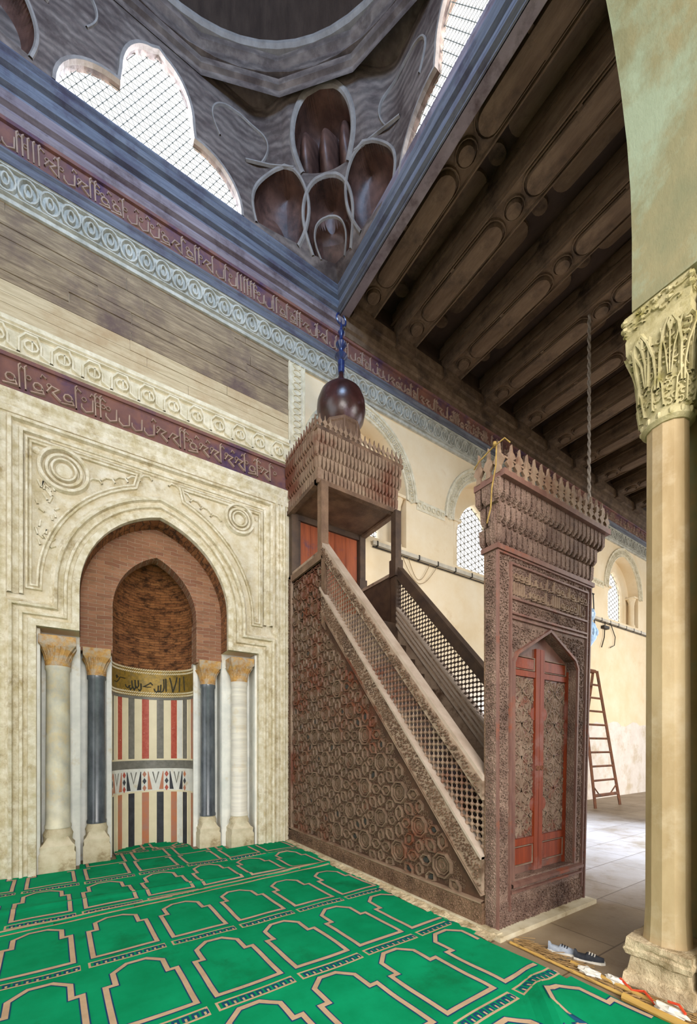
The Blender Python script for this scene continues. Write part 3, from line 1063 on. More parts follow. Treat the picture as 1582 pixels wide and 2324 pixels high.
def beam(x0, label):
    t = thing('ceiling_beam', label, 'beam', (x0, 0, 8.9), 'carved timber beams of the side aisle ceiling')
    mb = MB()
    x1 = x0 + .48
    mb.box(x0, -4.75, 8.9, x1, -.18, 9.4)
    mb.box(x0 + .03, -.2, 8.72, x1 - .03, -.0, 9.4)
    mb.box(x0 - .03, -4.75, 9.12, x0, 0, 9.15)
    mb.build('beam_body', M_ceil, t)
    mb = MB()
    y = -.35
    k = 0
    fs = lambda a, b, h: (a, b, 8.9 - h)
    fl = lambda a, b, h: (x0 - h, a, b)
    fc = lambda a, b, h: (a, b, 9.38 - h)
    xc = x0 + .24
    while y > -4.6:
        if k % 2 == 0:
            L2, r = .0, .11
        else:
            L2, r = .62, .14
        yc = y - L2 - r
        if yc - L2 - r < -4.7:
            break
        o = [(xc + r * math.cos(a), yc + L2 + r * math.sin(a)) for a in [i * PI / 8 for i in range(9)]] + \
            [(xc + r * math.cos(a), yc - L2 + r * math.sin(a)) for a in [PI + i * PI / 8 for i in range(9)]]
        mb.prism(o, fs, 0, .06, inset=.012)
        o3 = [(xc + (a - xc) * 1.22, yc + (b - yc) * (1 + .22 * r / (L2 + r))) for a, b in o]
        mb.ribbon(o3, .02, .028, fs, closed=True)
        mb.prism([(b, 9.27 + (a - xc) * .62) for a, b in o], fl, 0, .02) if k % 2 else None
        o2_ = [(xc + .60 + (a - xc) * 1.25, b) for a, b in o]
        mb.prism(o2_, fc, 0, .04, inset=.01)
        if k % 2:
            mb.box(xc - .17, yc - .03, 8.868, xc + .17, yc + .03, 8.9)
        y = yc - L2 - r - .10
        k += 1
    for dx in (.03, .45):
        mb.ribbon([(x0 + dx, -4.7), (x0 + dx, -.2)], .03, .03, fs)
    mb.build('carved_relief', M_ceil, t)
    return t


BL = ['timber beam right beside the dome frame, nearest the corner', 'second timber beam out from the dome frame', 'third timber beam out from the dome frame',
      'fourth timber beam out from the dome frame', 'fifth timber beam out from the dome, above the pulpit doorway', 'sixth timber beam out from the dome, passing behind the hanging rope',
      'seventh timber beam out from the dome frame', 'eighth timber beam out from the dome frame', 'ninth timber beam, small in the picture beside the column shaft', 'tenth and farthest carved beam visible above the far wall']
b0 = beam(3.78, BL[0])
BX = [4.74, 5.95, 7.15, 8.33, 9.52, 10.71, 11.85, 13.0, 14.15]
for x, l in zip(BX, BL[1:]):
    c = copy_tree(b0)
    c.location = (x, 0, 8.9)
    c['label'] = l

# ------------------------------------------------------------------ domed bay
DX, DY = .85, -2.7
HX = 2.8
XR = DX + HX


def hol(o_, d0, d1, y):
    return None


# frame beams round the bay
PF = [(8.70, .02), (8.70, .05), (8.72, .05), (8.74, .10), (8.79, .10), (8.82, .04), (8.95, .04), (8.97, .09), (9.01, .11), (9.03, .07), (9.08, .07), (9.11, .10), (9.13, .10), (9.14, .0)]


def square_ring(prof, flat=False):
    """profile (z, inward) swept round the bay square with mitred corners"""
    mb = MB()
    n = len(prof)
    cs = [(-1, 1), (1, 1), (1, -1), (-1, -1)]
    for sx, sy in cs:
        for z, h in prof:
            mb.v.append((DX + sx * (HX - h), DY + sy * (2.7 - h), z))
    for i in range(4):
        j = (i + 1) % 4
        for k in range(n - 1):
            mb.f.append((i * n + k, i * n + k + 1, j * n + k + 1, j * n + k))
            mb.m.append(0)
    return mb


struct(square_ring(PF).build('trim_dome_frame', M_bluewood))
mb = MB()
mb.box(XR - .03, -5.4, 8.70, XR + .12, -.0, 9.4)           # beam between dome and side aisle
mb.box(DX - HX - .14, -5.4, 8.66, DX - HX + .03, 0, 9.4)
mb.box(DX - HX, -5.5, 8.66, XR, -5.37, 9.4)
struct(mb.build('trim_dome_beam', M_mauvewood))
hmould(-2.0, XR + .05, [(8.37, .03), (8.37, .08), (8.42, .10), (8.45, .04), (8.52, .04), (8.54, .09), (8.62, .11), (8.65, .05), (8.70, .05), (8.70, 0)], M_mauvewood)


def trilobe(c, b=9.22):
    """outline, counter-clockwise from the lower left"""
    def arc(cx, cz, a, h, t0, t1, n=10):
        return [(cx + a * math.cos(t0 + (t1 - t0) * i / n), cz + h * math.sin(t0 + (t1 - t0) * i / n)) for i in range(n + 1)]
    pts = arc(c - .50, b, .60, .58, PI, PI * .47)
    pts += arc(c, 9.98, .42, .58, PI * 1.0, PI * .56) + [(c, 10.60)] + arc(c, 9.98, .42, .58, PI * .44, 0)
    pts += arc(c + .50, b, .60, .58, PI * .53, 0)
    out = []
    for p in pts:
        if not out or math.hypot(p[0] - out[-1][0], p[1] - out[-1][1]) > .02:
            out.append(p)
    return out


TRI = trilobe(DX)
ZT = 11.0
pan = [(-.42, 9.1), (-.42, ZT), (2.12, ZT), (2.12, 9.1)]


def dome_side(fn, idx, lab):
    o = holed('wall_dome_%d' % idx, pan, [TRI], 0, .08, M_dome, lambda a, b, h: fn(a, b, .04 + h))
    struct(o)
    mb = MB()
    P = .078
    big = .9
    for d in (0, 1, 2):
        ang = d * PI / 3
        ux, uz = math.cos(ang), math.sin(ang)
        for kk in range(-24, 25):
            pts = [(DX + tt * .04 * ux - kk * P * uz, 9.95 + tt * .04 * uz + kk * P * ux) for tt in range(-36, 37)]
            run = []
            for p in pts + [None]:
                if p and inside(p, TRI):
                    run.append(p)
                else:
                    if len(run) > 1:
                        mb.ribbon([run[0], run[-1]], .0, .0, lambda a, b, h: fn(a, b, .06 - h), prof=[(-.0042, 0), (-.0042, .003), (.0042, .003), (.0042, 0)])
                    run = []
    g = mb.build('window_%d' % (idx + 4), M_grille)
    struct(g, lab)
    mb = MB()
    mb.ribbon(TRI, .0, .0, lambda a, b, h: fn(a, b, .012 - h), prof=[(-.005, .0), (0, .05), (.035, .05), (.06, .0)])
    mb.build('window_frame', M_domer, g)
    return o


fnA = lambda a, b, d: (a, d, b)                                  # d goes outwards
fnB = lambda a, b, d: (XR + d, DY + (DX - a), b)
dome_side(fnA, 1, 'three-lobed grille window above the niche wall')
dome_side(fnB, 2, 'three-lobed grille window beside the beamed aisle')

# squinch of stacked hollow cells in the corner
ZB = 9.1


def rsq(t):
    c, s_ = math.cos(t), math.sin(t)
    return min(HX / max(1e-6, abs(c)), 2.7 / max(1e-6, abs(s_)))


def rpoly(t, ap=2.74, n=16):
    st = 2 * PI / n
    u = ((t + st / 2) % st) - st / 2
    return ap / math.cos(u)


def cell(a, z, ac, hw, z0, z1, pw=1.0):
    """0 outside, 0..1 inside a pointed hollow; also returns edge nearness"""
    v = (z - z0) / (z1 - z0)
    if v < 0 or v > 1:
        return 0
    w = hw * (1 if v < .45 else math.sqrt(max(0, 1 - ((v - .45) / .55) ** 2)) ** pw)
    if v < .45:
        w = hw * (.72 + .28 * math.sin(v / .45 * PI / 2))
    if w < 1e-4 or abs(a - ac) > w:
        return 0
    q = (a - ac) / w
    return max(.02, (1 - q * q) * (1 - .35 * v))


def squinch_r(adeg, z):
    t = math.radians(adeg)
    r = base_r(adeg, z)
    base = r
    # tier one: two big leaning hollows and a small one in the corner
    for ac, s in ((57.0, 1), (31.5, -1)):
        c = cell(adeg + s * (z - 9.7) * 3.0, z, ac, 7.2, 9.33, 10.12, 1.1)
        if c:
            r = base + .05 + .36 * math.sqrt(c)
    c = cell(adeg, z, 44.2, 6.6, 9.30, 10.02, .9)
    if c:
        r = base + .06 + .40 * math.sqrt(c)
        # ribbed petals deep inside
        c2 = cell(adeg, z, 44.2, 5.6, 9.30, 9.66)
        if c2:
            r = base + .02 + .32 * math.sqrt(c2) - .05 * abs(math.cos((adeg - 44.2) * .55))
    # tier two: one tall arch holding three bulging lobes
    c = cell(adeg, z, 44.2, 8.4, 10.10, 10.86, .8)
    if c:
        r = base + .10 + .45 * math.sqrt(c)
        q = (adeg - 44.2)
        lob = abs(math.sin((q + 8.4) / 16.8 * 3 * PI)) ** .7
        v = (z - 10.10) / .70
        if v < .97:
            r = min(r, base + .46 - .42 * lob * math.sin(PI * min(1, max(.12, .10 + v * .88))) ** .6)
    return min(r, rsq(t) + .25)


def base_r(adeg, z):
    t = math.radians(adeg)
    k = min(1, max(0, (z - ZB) / (ZT - ZB)))
    e = min(1, max(0, min(66.5 - adeg, adeg - 21.5) / 13))
    e = e * e * (3 - 2 * e)
    w = 7
    sup = (abs(math.cos(t) / HX) ** w + abs(math.sin(t) / 2.7) ** w) ** (-1 / w)
    m = min(1, max(0, (z - ZB) / .45))
    rs = rsq(t) + (sup - rsq(t)) * m * e
    return rs + (min(rpoly(t), rs) - rs) * k ** .9 * e


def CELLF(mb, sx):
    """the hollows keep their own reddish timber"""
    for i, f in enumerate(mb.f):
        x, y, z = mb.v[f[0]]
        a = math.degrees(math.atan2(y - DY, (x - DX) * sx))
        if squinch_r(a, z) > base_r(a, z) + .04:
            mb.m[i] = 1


mb = MB()
NU, NV = 300, 220


def sq(sx):
    return lambda a, z: (DX + sx * squinch_r(a, z) * math.cos(math.radians(a)), DY + squinch_r(a, z) * math.sin(math.radians(a)), z)


mb.grid((21.5, 66.5, ZB, ZT), NU, NV, sq(1))
CELLF(mb, 1)
struct(mb.build('ceiling_squinch', [M_dome, M_cell]))
mb = MB()
mb.grid((21.5, 66.5, ZB, ZT), 150, 110, sq(-1))
CELLF(mb, -1)
struct(mb.build('ceiling_squinch_far', [M_dome, M_cell]))
# lighter ribs along the cell rims


def srf(sx):
    def f(a, z, h):
        t = math.radians(a)
        k = min(1, max(0, (z - ZB) / (ZT - ZB)))
        r = base_r(a, z) - h
        return (DX + sx * r * math.cos(t), DY + r * math.sin(t), z)
    return f


def rim(ac, hw, z0, z1, pw=1.0, lean=0):
    L1, L2 = [], []
    for i in range(25):
        v = i / 24
        z = z0 + (z1 - z0) * v
        w = hw * (.72 + .28 * math.sin(v / .45 * PI / 2)) if v < .45 else hw * math.sqrt(max(0, 1 - ((v - .45) / .55) ** 2)) ** pw
        c = ac - lean * (z - 9.7) * 3.0
        L1.append((c - w, z))
        L2.append((c + w, z))
    return L1 + L2[::-1][1:]


for sx, nm in ((1, 'trim_squinch_ribs'), (-1, 'trim_squinch_ribs_far')):
    mb = MB()
    f = srf(sx)
    # work in an angle/height plane scaled to metres
    g = lambda a, b, h: f(a / .055, b, h)
    for (ac, hw, z0, z1, pw, ln, w) in ((57, 7.5, 9.30, 10.15, 1.1, 1, .05), (31.5, 7.5, 9.30, 10.15, 1.1, -1, .05), (44.2, 6.9, 9.28, 10.06, .9, 0, .05),
                                        (44.2, 9.0, 10.08, 10.91, .8, 0, .09), (68, 7.6, 10.16, 10.70, 1, 0, .035), (20.5, 7.6, 10.16, 10.70, 1, 0, .035), (44.2, 4.2, 9.28, 9.64, 1, 0, .03)):
        mb.ribbon([(a * .055, z) for a, z in rim(ac, hw, z0, z1, pw, ln)], w, .022, g)
    for a0, a1 in ((66.5, 53.0), (22, 35.5)):
        mb.ribbon([(a0 * .055, 10.10), ((a0 + a1) / 2 * .055, 10.16), (a1 * .055, 10.12)], .03, .03, g)
    struct(mb.build(nm, M_domer))


def polyring(prof, n, a0, m, name, smooth=False, mis=None):
    """prof: (apothem radius, z)"""
    mb = MB()
    vs = []
    for r, z in prof:
        for k in range(n):
            a = a0 + 2 * PI * k / n
            vs.append((DX + r * math.cos(a), DY + r * math.sin(a), z))
    N = len(prof)
    fs = [(i * n + k, (i + 1) * n + k, (i + 1) * n + (k + 1) % n, i * n + (k + 1) % n) for i in range(N - 1) for k in range(n)]
    mb.add(vs, fs)
    return struct(mb.build(name, m, smooth=smooth))


q = 1 / math.cos(PI / 16)
polyring([(2.69 * q, 10.78), (2.685 * q, 10.86), (2.64 * q, 10.88), (2.62 * q, 10.93), (2.675 * q, 10.96), (2.675 * q, 11.14), (2.62 * q, 11.18), (2.60 * q, 11.22), (2.9 * q, 11.24)], 16, PI / 16, M_dome, 'trim_dome_cornice')
struct(holed('ceiling_soffit', [(DX - HX, -5.4), (DX - HX, 0), (XR, 0), (XR, -5.4)], [ngon(DX, DY, 2.64, 48)], 0, .02, M_dome, lambda a, b, h: (a, b, 10.98 + h)))
polyring([(2.8, 11.22), (2.60, 11.23), (2.57, 11.26), (2.57, 11.30), (2.62, 11.33), (2.62, 11.37)], 64, 0, M_domer, 'trim_dome_ring')
polyring([(2.62 * math.cos(t), 11.35 + 2.6 * math.sin(t)) for t in [i / 20 * PI / 2 for i in range(20)]] + [(.01, 13.97)], 64, 0, M_domed, 'ceiling_dome', smooth=True)
mb = MB()          # outer shell keeps daylight out of the dome zone
for sx in (-1, 1):
    mb.box(DX + sx * 3.35 - .05, -6.3, 9.3, DX + sx * 3.35 + .05, .9, 9.35)
struct(mb.build('ceiling_roof_edge', M_ceild))
struct(holed('ceiling_roof', [(DX - 3.0, -5.6), (DX - 3.0, .15), (DX + 3.0, .15), (DX + 3.0, -5.6)], [ngon(DX, DY, 2.66, 48)], 0, .06, M_ceild, lambda a, b, h: (a, b, 11.36 + h)))
mb = MB()
mb.box(DX - HX, -5.5, 9.1, -.5, -5.4, 12)
mb.box(1.7, -5.5, 9.1, XR, -5.4, 12)
mb.box(-.5, -5.5, 10.7, 1.7, -5.4, 12)
mb.box(DX - HX - .1, -5.4, 9.3, DX - HX, 0, 12)
mb.box(-6.5, -6.3, 9.38, DX - HX - .1, 0.3, 9.5)
mb.box(DX - HX - .1, -6.3, 9.10, XR + .1, -5.5, 9.2)
# backs of the wall beyond the window panels
mb.box(-2.05, .18, 9.3, -.42, .25, 12)
mb.box(2.12, .3, 9.3, 3.95, .36, 12)
mb.box(3.98, -.58 - .0, 9.3, 4.04, .36, 12) if False else None
mb.box(XR + .3, -1.43, 9.3, XR + .36, .36, 12)
mb.box(XR + .3, -5.5, 9.3, XR + .36, -3.97, 12)
mb.box(XR + .02, -5.5, ZT, XR + .36, .36, 12)
mb.box(-2.05, .02, ZT, XR + .36, .36, 12)
struct(mb.build('wall_dome_outer', M_dome))

# ------------------------------------------------------------------ columns of the niche
def ncol(x, y, r, mshaft, label, base_h, sq_, kind=0, h=2.78, mbase=M_base):
    t = thing('niche_column', label, 'column', (x, y, 0), 'marble columns flanking the prayer niche')
    w = r * 1.42
    mb = MB()
    mb.lathe((x, y), [(w * .98, 0), (w, .03), (w * 1.0, base_h * .45), (w * .92, base_h * .5), (w * .95, base_h * .62), (w * .8, base_h * .68), (r * 1.16, base_h * .8), (r * 1.22, base_h * .86), (r * 1.05, base_h * .95), (r, base_h)], 24, sq=[1, 1, 1, 1, 1, .9, 0, 0, 0, 0], a0=PI / 24 * 0)
    mb.build('base', mbase, t, smooth=True)
    mb = MB()
    mb.lathe((x, y), [(r * 1.08, base_h), (r * 1.08, base_h + .03), (r, base_h + .05), (r * .99, 1.2), (r * .94, h - .40), (r * 1.04, h - .38), (r * 1.04, h - .34)], 32)
    mb.build('shaft', mshaft, t, smooth=True)
    mb = MB()
    W_ = w * 1.02
    pr = [(r * 1.0, h - .34), (r * 1.06, h - .30), (r * 1.02, h - .28), (r * 1.15, h - .20), (W_ * .95, h - .12), (W_, h - .10), (W_, h)]
    mb.lathe((x, y), pr, 32, sq=[0, 0, 0, .2, .8, 1, 1])
    for k in range(20):
        a = 2 * PI * k / 20
        p0 = Vector((x + r * 1.02 * math.cos(a), y + r * 1.02 * math.sin(a), h - .28))
        f = 1 + .75 * (1 / max(abs(math.cos(a)), abs(math.sin(a))) - 1)
        p2 = Vector((x + W_ * .97 * f * math.cos(a + .12), y + W_ * .97 * f * math.sin(a + .12), h - .12))
        p1 = p0.lerp(p2, .5) + Vector((-.01 * math.cos(a), -.01 * math.sin(a), 0))
        mb.tube([p0, p1, p2], [.006, .009, .012], 5)
    mb.build('capital', M_capg, t, smooth=True)
    return t


ncol(-.235, .15, .125, M_vein, 'stout cream veined marble column at the outer left of the niche', .52, 1)
ncol(.165, .385, .105, M_black, 'dark blue-grey marble column left of the niche opening', .50, 1, h=2.74)
ncol(1.575, .385, .105, M_black, 'dark blue-grey marble column right of the niche opening', .46, 1, h=2.74)
ncol(1.975, .15, .118, M_band, 'pale banded marble column at the outer right, nearest the pulpit', .46, 1)

# ------------------------------------------------------------------ pier column
pc = thing('pier_column', 'tall ochre column with leafy limestone capital against the arcade pier', 'column', (3.0, -4.84, 0))
PX, PY = 3.0, -4.84
mb = MB()
mb.lathe((PX, PY), [(.128, .30), (.122, .34), (.114, .5), (.110, 2.0), (.106, 3.46)], 12, a0=.1)
mb.build('shaft', M_shaft, pc)
mb = MB()
lv = []
for i, (w, z) in enumerate([(.168, 0), (.178, .03), (.173, .10), (.153, .11), (.150, .20), (.168, .215), (.173, .25), (.163, .262), (.168, .275), (.166, .31)]):
    lv.append((w, z))
mb.lathe((PX, PY), lv, 64, sq=[1] * len(lv), a0=0)
rnd = random.Random(8)
mb.v = [(x + noise.noise(Vector((x, y, z)) * 14) * .018, y + noise.noise(Vector((x + 5, y, z)) * 14) * .018, z + (noise.noise(Vector((x, y + 4, z)) * 20) * .012 if z > .05 else 0)) for x, y, z in mb.v]
mb.build('plinth', M_rough, pc)
mb = MB()
cp = [(.113, 3.42), (.132, 3.44), (.130, 3.47), (.120, 3.485), (.135, 3.54), (.140, 3.62), (.128, 3.70), (.135, 3.78), (.155, 3.88), (.168, 3.92), (.168, 4.0), (.162, 4.02), (.17, 4.04), (.17, 4.15)]
mb.lathe((PX, PY), cp, 48, sq=[0, 0, 0, 0, 0, 0, .1, .3, .7, .85, .9, .9, .95, .95])
cb = mb.build('capital', M_cap, pc, smooth=True)
mb = MB()
def capr(z):
    pr = [(.120, 3.485), (.135, 3.54), (.140, 3.62), (.128, 3.70), (.135, 3.78), (.155, 3.88), (.168, 3.92), (.168, 4.15)]
    for (r0, z0), (r1, z1) in zip(pr, pr[1:]):
        if z <= z1:
            return r0 + (r1 - r0) * max(0, z - z0) / (z1 - z0)
    return .168


def CAPF(a, b, h):
    t = a / .13
    q_ = min(1, max(0, (b - 3.62) / .28))
    f = 1 + q_ * .9 * (1 / max(abs(math.cos(t)), abs(math.sin(t))) - 1)
    r = capr(b) * f + h
    return (PX + r * math.cos(t), PY + r * math.sin(t), b)


ring = 2 * PI * .13
arabesque(mb, [(0, 3.49), (ring, 3.49), (ring, 3.69), (0, 3.69)], CAPF, .042, 90, h=.012)
arabesque(mb, [(0, 3.69), (ring, 3.69), (ring, 3.93), (0, 3.93)], CAPF, .046, 91, h=.016)
arabesque(mb, [(0, 4.02), (ring, 4.02), (ring, 4.15), (0, 4.15)], CAPF, .044, 92, h=.016)
for k in range(8):
    t0 = k * PI / 4
    for s_ in (-1, 1):
        pts = [((t0 + s_ * d) * .13, z) for d, z in ((.05, 3.60), (.06, 3.70), (.10, 3.80), (.22, 3.90), (.36, 3.96), (.44, 3.92), (.38, 3.88))]
        mb.ribbon(pts, .014, .026, CAPF)
    for s_ in (-.12, 0, .12):
        mb.ribbon([((t0 + PI / 8 + s_ * .4) * .13, 3.66), ((t0 + PI / 8 + s_) * .13, 3.80), ((t0 + PI / 8 + s_ * 2) * .13, 3.92)], .010, .022, CAPF)
    mb.ribbon([((t0 - .2) * .13, 3.50), ((t0 - .16) * .13, 3.62), (t0 * .13, 3.68), ((t0 + .16) * .13, 3.62), ((t0 + .2) * .13, 3.50)], .012, .022, CAPF)
for k in range(16):
    a = 2 * PI * k / 16
    f = 1 / max(abs(math.cos(a)), abs(math.sin(a)))
    for z in (4.075, 4.12):
        mb.lathe((PX + .165 * f * math.cos(a), PY + .165 * f * math.sin(a)), [(.004, z - .02), (.02, z - .008), (.02, z + .008), (.004, z + .02)], 6)
for k in range(14):
    a = 2 * PI * k / 14
    mb.lathe((PX + .128 * math.cos(a), PY + .128 * math.sin(a)), [(.004, 3.44), (.013, 3.45), (.013, 3.47), (.004, 3.48)], 6)
mb.build('carved_leaves', M_cap, cb, smooth=True)

# ------------------------------------------------------------------ pulpit
pul = thing('pulpit', 'tall carved wooden pulpit with stair, lattice rails, domed canopy and doorway', 'pulpit', (3.4, -1.9, 0))
LX, RX, BY = 2.74, 4.05, -3.6
lowz = lambda y: .70 + (y + 3.6) * (3.6 - .70) / 2.55          # bottom of the lattice
hanz = lambda y: 1.36 + (y + 3.6) * (4.24 - 1.36) / 2.55       # top of the handrail
strz = lambda y: .40 + (y + 3.6) * (3.30 - .40) / 2.55         # bottom of the string
LP = lambda a, b, h: (LX - h, a, b)
IN = lambda a, b, h: (LX + .10 + h, a, b)
RP = lambda a, b, h: (RX - h, a, b)
rnd = random.Random(21)
mb = MB()
side = [(-.0, .0), (-3.69, .0), (-3.69, .30), (-1.05, 3.30), (-1.05, 4.12), (0, 4.12)]
mb.prism(side, lambda a, b, h: (LX + .06 - h, a, b), 0, .06)
mb.prism(side, lambda a, b, h: (RX + .06 - h, a, b), 0, .06)
sp = mb.build('side_panel', M_panel, pul)
# star-and-hexagon strapwork on the visible side
fld = [(-.12, .26), (-3.50, .26), (-3.50, .36), (-1.12, 3.06), (-1.12, 4.02), (-.12, 4.02)]
bm_s, bm_i, bm_d = MB(), MB(), MB()
PT = .44


def unit(poly, w=.020, h=.020, dark=False):
    c = (sum(p[0] for p in poly) / len(poly), sum(p[1] for p in poly) / len(poly))
    if not inside(c, fld):
        return
    poly = [(max(-3.52, min(-.10, p[0])), max(.24, min(4.05, p[1]))) for p in poly]
    bm_s.ribbon(poly, w, h, LP, closed=True)
    q1 = [(c[0] + (p[0] - c[0]) * .62, c[1] + (p[1] - c[1]) * .62) for p in poly]
    bm_i.prism(q1, LP, 0, .013, 1 if dark else 0, inset=.006)


def hexes(x, z, R, n, L2, W2, a0, dk):
    for k in range(n):
        a = a0 + k * 2 * PI / n
        cx, cz = x + R * math.cos(a), z + R * math.sin(a)
        hexa = [(L2 * 1.2, 0), (L2 * .5, W2), (-L2 * .5, W2), (-L2 * 1.2, 0), (-L2 * .5, -W2), (L2 * .5, -W2)]
        pl_ = [(cx + p * math.cos(a) - q_ * math.sin(a), cz + p * math.sin(a) + q_ * math.cos(a)) for p, q_ in hexa]
        unit(pl_, .022, .026, rnd.random() < dk)


PT = .60
for j in range(-1, 8):
    for i in range(-1, 7):
        x = -.24 - i * PT
        z = .42 + j * PT
        for (mx, mz, r) in ((x, z, .112), (x - PT / 2, z + PT / 2, .100)):
            unit(ngon(mx, mz, r, 8, PI / 8), .026, .032)
            if inside((mx, mz), fld):
                bm_s.ribbon(ngon(mx, mz, r * .72, 8, PI / 8), .014, .024, LP, closed=True)
                bm_s.ribbon(ngon(mx, mz, r * .30, 6), .014, .02, LP, closed=True)
        hexes(x, z, .212, 8, .060, .046, 0, .10)
        hexes(x - PT / 2, z + PT / 2, .190, 4, .048, .040, 0, .10)
        for k in range(4):
            a = PI / 4 + k * PI / 2
            unit(ngon(x - PT / 2 + .15 * math.cos(a + PI / 8), z + PT / 2 + .15 * math.sin(a + PI / 8), .026, 5, a), .012, .014)
arabesque(bm_i, fld, LP, .030, 77, h=.006)
bm_s.build('strapwork', M_strapd, sp)
bm_i.build('inlay_pattern', [M_inlay, M_inlayd], sp)
# borders of the side
mb = MB()
mb.prism([(-.0, .05), (-3.69, .05), (-3.69, .22), (0, .22)], LP, 0, .034)
mb.prism([(-.0, .2), (-.10, .2), (-.10, 4.12), (0, 4.12)], LP, 0, .034)
mb.prism([(-1.05, strz(-1.05) - .16), (-1.14, strz(-1.05) - .26), (-1.14, 4.12), (-1.05, 4.12)], LP, 0, .034)
mb.prism([(-1.08, 4.02), (0, 4.02), (0, 4.12), (-1.08, 4.12)], LP, 0, .034)
off14 = lambda a, b, h: LP(a, b, h + .034)
arabesque(mb, [(0, .06), (-3.68, .06), (-3.68, .21), (0, .21)], off14, .034, 50)
arabesque(mb, [(0, .25), (-.095, .25), (-.095, 4.1), (0, 4.1)], off14, .034, 51)
arabesque(mb, [(-3.68, strz(-3.68) + .02), (-3.68, lowz(-3.68) - .04), (-1.05, lowz(-1.05) - .04), (-1.05, strz(-1.05) + .02)], lambda a, b, h: LP(a, b, h + .036), .038, 52)
arabesque(mb, [(-3.68, hanz(-3.68) - .19), (-3.68, hanz(-3.68) - .05), (-1.02, hanz(-1.02) - .05), (-1.02, hanz(-1.02) - .19)], off14, .036, 53)
mb.build('carved_border', M_wood, pul)
mb = MB()
for z, w, h in ((.228, .025, .045), (.035, .03, .045)):
    mb.ribbon([(0, z), (-3.69, z)], w, h, LP)
mb.ribbon([(-.105, .22), (-.105, 4.12)], .02, .042, LP)
for dz in (.015, -.012):
    mb.ribbon([(-3.69, strz(-3.69) + dz), (-1.05, strz(-1.05) + dz)], .018, .045, LP)
mb.build('moulding', M_strap, pul)
# stringers
for nm, fn, s_ in (('left', LP, 1), ('right', RP, 1)):
    mb = MB()
    mb.prism([(-3.69, strz(-3.69) - .0), (-3.69, lowz(-3.69)), (-1.05, lowz(-1.05)), (-1.05, strz(-1.05))], fn, -.08, .036)
    if fn is RP:
        mb.prism([(-3.68, strz(-3.68) - .25), (-3.68, strz(-3.68)), (-1.05, strz(-1.05)), (-1.05, strz(-1.05) - .25)], fn, -.0, .016)
    mb.build('stringer', M_woodl, pul)
mb = MB()
for fn, hh in ((LP, .052), (RP, .04)):
    mb.prism([(-3.69, lowz(-3.69) - .02), (-3.69, lowz(-3.69) + .012), (-1.02, lowz(-1.02) + .012), (-1.02, lowz(-1.02) - .02)], fn, -.09, hh)
for dz in (.02, .12, .2):
    mb.prism([(-3.68, strz(-3.68) + dz), (-3.68, strz(-3.68) + dz + .04), (-1.05, strz(-1.05) + dz + .04), (-1.05, strz(-1.05) + dz)], RP, .0, .05)
mb.build('lower_rail', M_rail, pul)
# handrails
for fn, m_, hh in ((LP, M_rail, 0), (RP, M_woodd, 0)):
    mb = MB()
    mb.prism([(-3.69, hanz(-3.69) - .045), (-3.69, hanz(-3.69)), (-1.0, hanz(-1.0)), (-1.0, hanz(-1.0) - .045)], fn, -.095, .025)
    h_ = mb.build('handrail', m_, pul)
    mb = MB()
    mb.prism([(-3.69, hanz(-3.69) - .20), (-3.69, hanz(-3.69) - .045), (-1.0, hanz(-1.0) - .045), (-1.0, hanz(-1.0) - .20)], fn, -.06, .030)
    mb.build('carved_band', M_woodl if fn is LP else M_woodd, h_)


def lattice(fn, y0, y1, za, zb, pitch, m, r=.0075, br=.0185, name='lattice'):
    mb = MB()
    ny = int((y1 - y0) / pitch)
    for i in range(ny + 1):
        y = y0 + i * pitch
        a, b = za(y) + .0, zb(y)
        k0, k1 = int(a / pitch) + 1, int(b / pitch)
        mb.tube([fn(y, a, 0), fn(y, b, 0)], r, 4, cap=False)
        for k in range(k0, k1 + 1):
            c = Vector(fn(y, k * pitch, 0))
            b_ = br
            ang = [(1, 0), (.7, .7), (0, 1), (-.7, .7), (-1, 0), (-.7, -.7), (0, -1), (.7, -.7)]
            ux = Vector(fn(1, 0, 0)) - Vector(fn(0, 0, 0))
            uz = Vector(fn(0, 1, 0)) - Vector(fn(0, 0, 0))
            un = Vector(fn(0, 0, 1)) - Vector(fn(0, 0, 0))
            vs = [c + ux * p * b_ + uz * q_ * b_ + un * s_ * .008 for s_ in (-1, 1) for p, q_ in ang] + [c - un * .018, c + un * .018]
            fs = [(j, (j + 1) % 8, 8 + (j + 1) % 8, 8 + j) for j in range(8)] + [(16, (j + 1) % 8, j) for j in range(8)] + [(17, 8 + j, 8 + (j + 1) % 8) for j in range(8)]
            mb.add(vs, fs)
    zz0, zz1 = min(za(y0), za(y1)), max(zb(y0), zb(y1))
    for k in range(int(zz0 / pitch), int(zz1 / pitch) + 1):
        z = k * pitch
        ys = [y0 + i * pitch * .5 for i in range(2 * ny + 1) if za(y0 + i * pitch * .5) <= z <= zb(y0 + i * pitch * .5)]
        if len(ys) > 1:
            mb.tube([fn(ys[0], z, 0), fn(ys[-1], z, 0)], r, 4, cap=False)
    return mb.build(name, m, pul)


lattice(lambda a, b, h: (LX + .02 - h, a, b), -3.66, -1.08, lambda y: lowz(y), lambda y: hanz(y) - .19, .056, M_strap)
lattice(lambda a, b, h: (RX + .02 - h, a, b), -3.66, -1.08, lambda y: lowz(y), lambda y: hanz(y) - .19, .060, M_woodd)
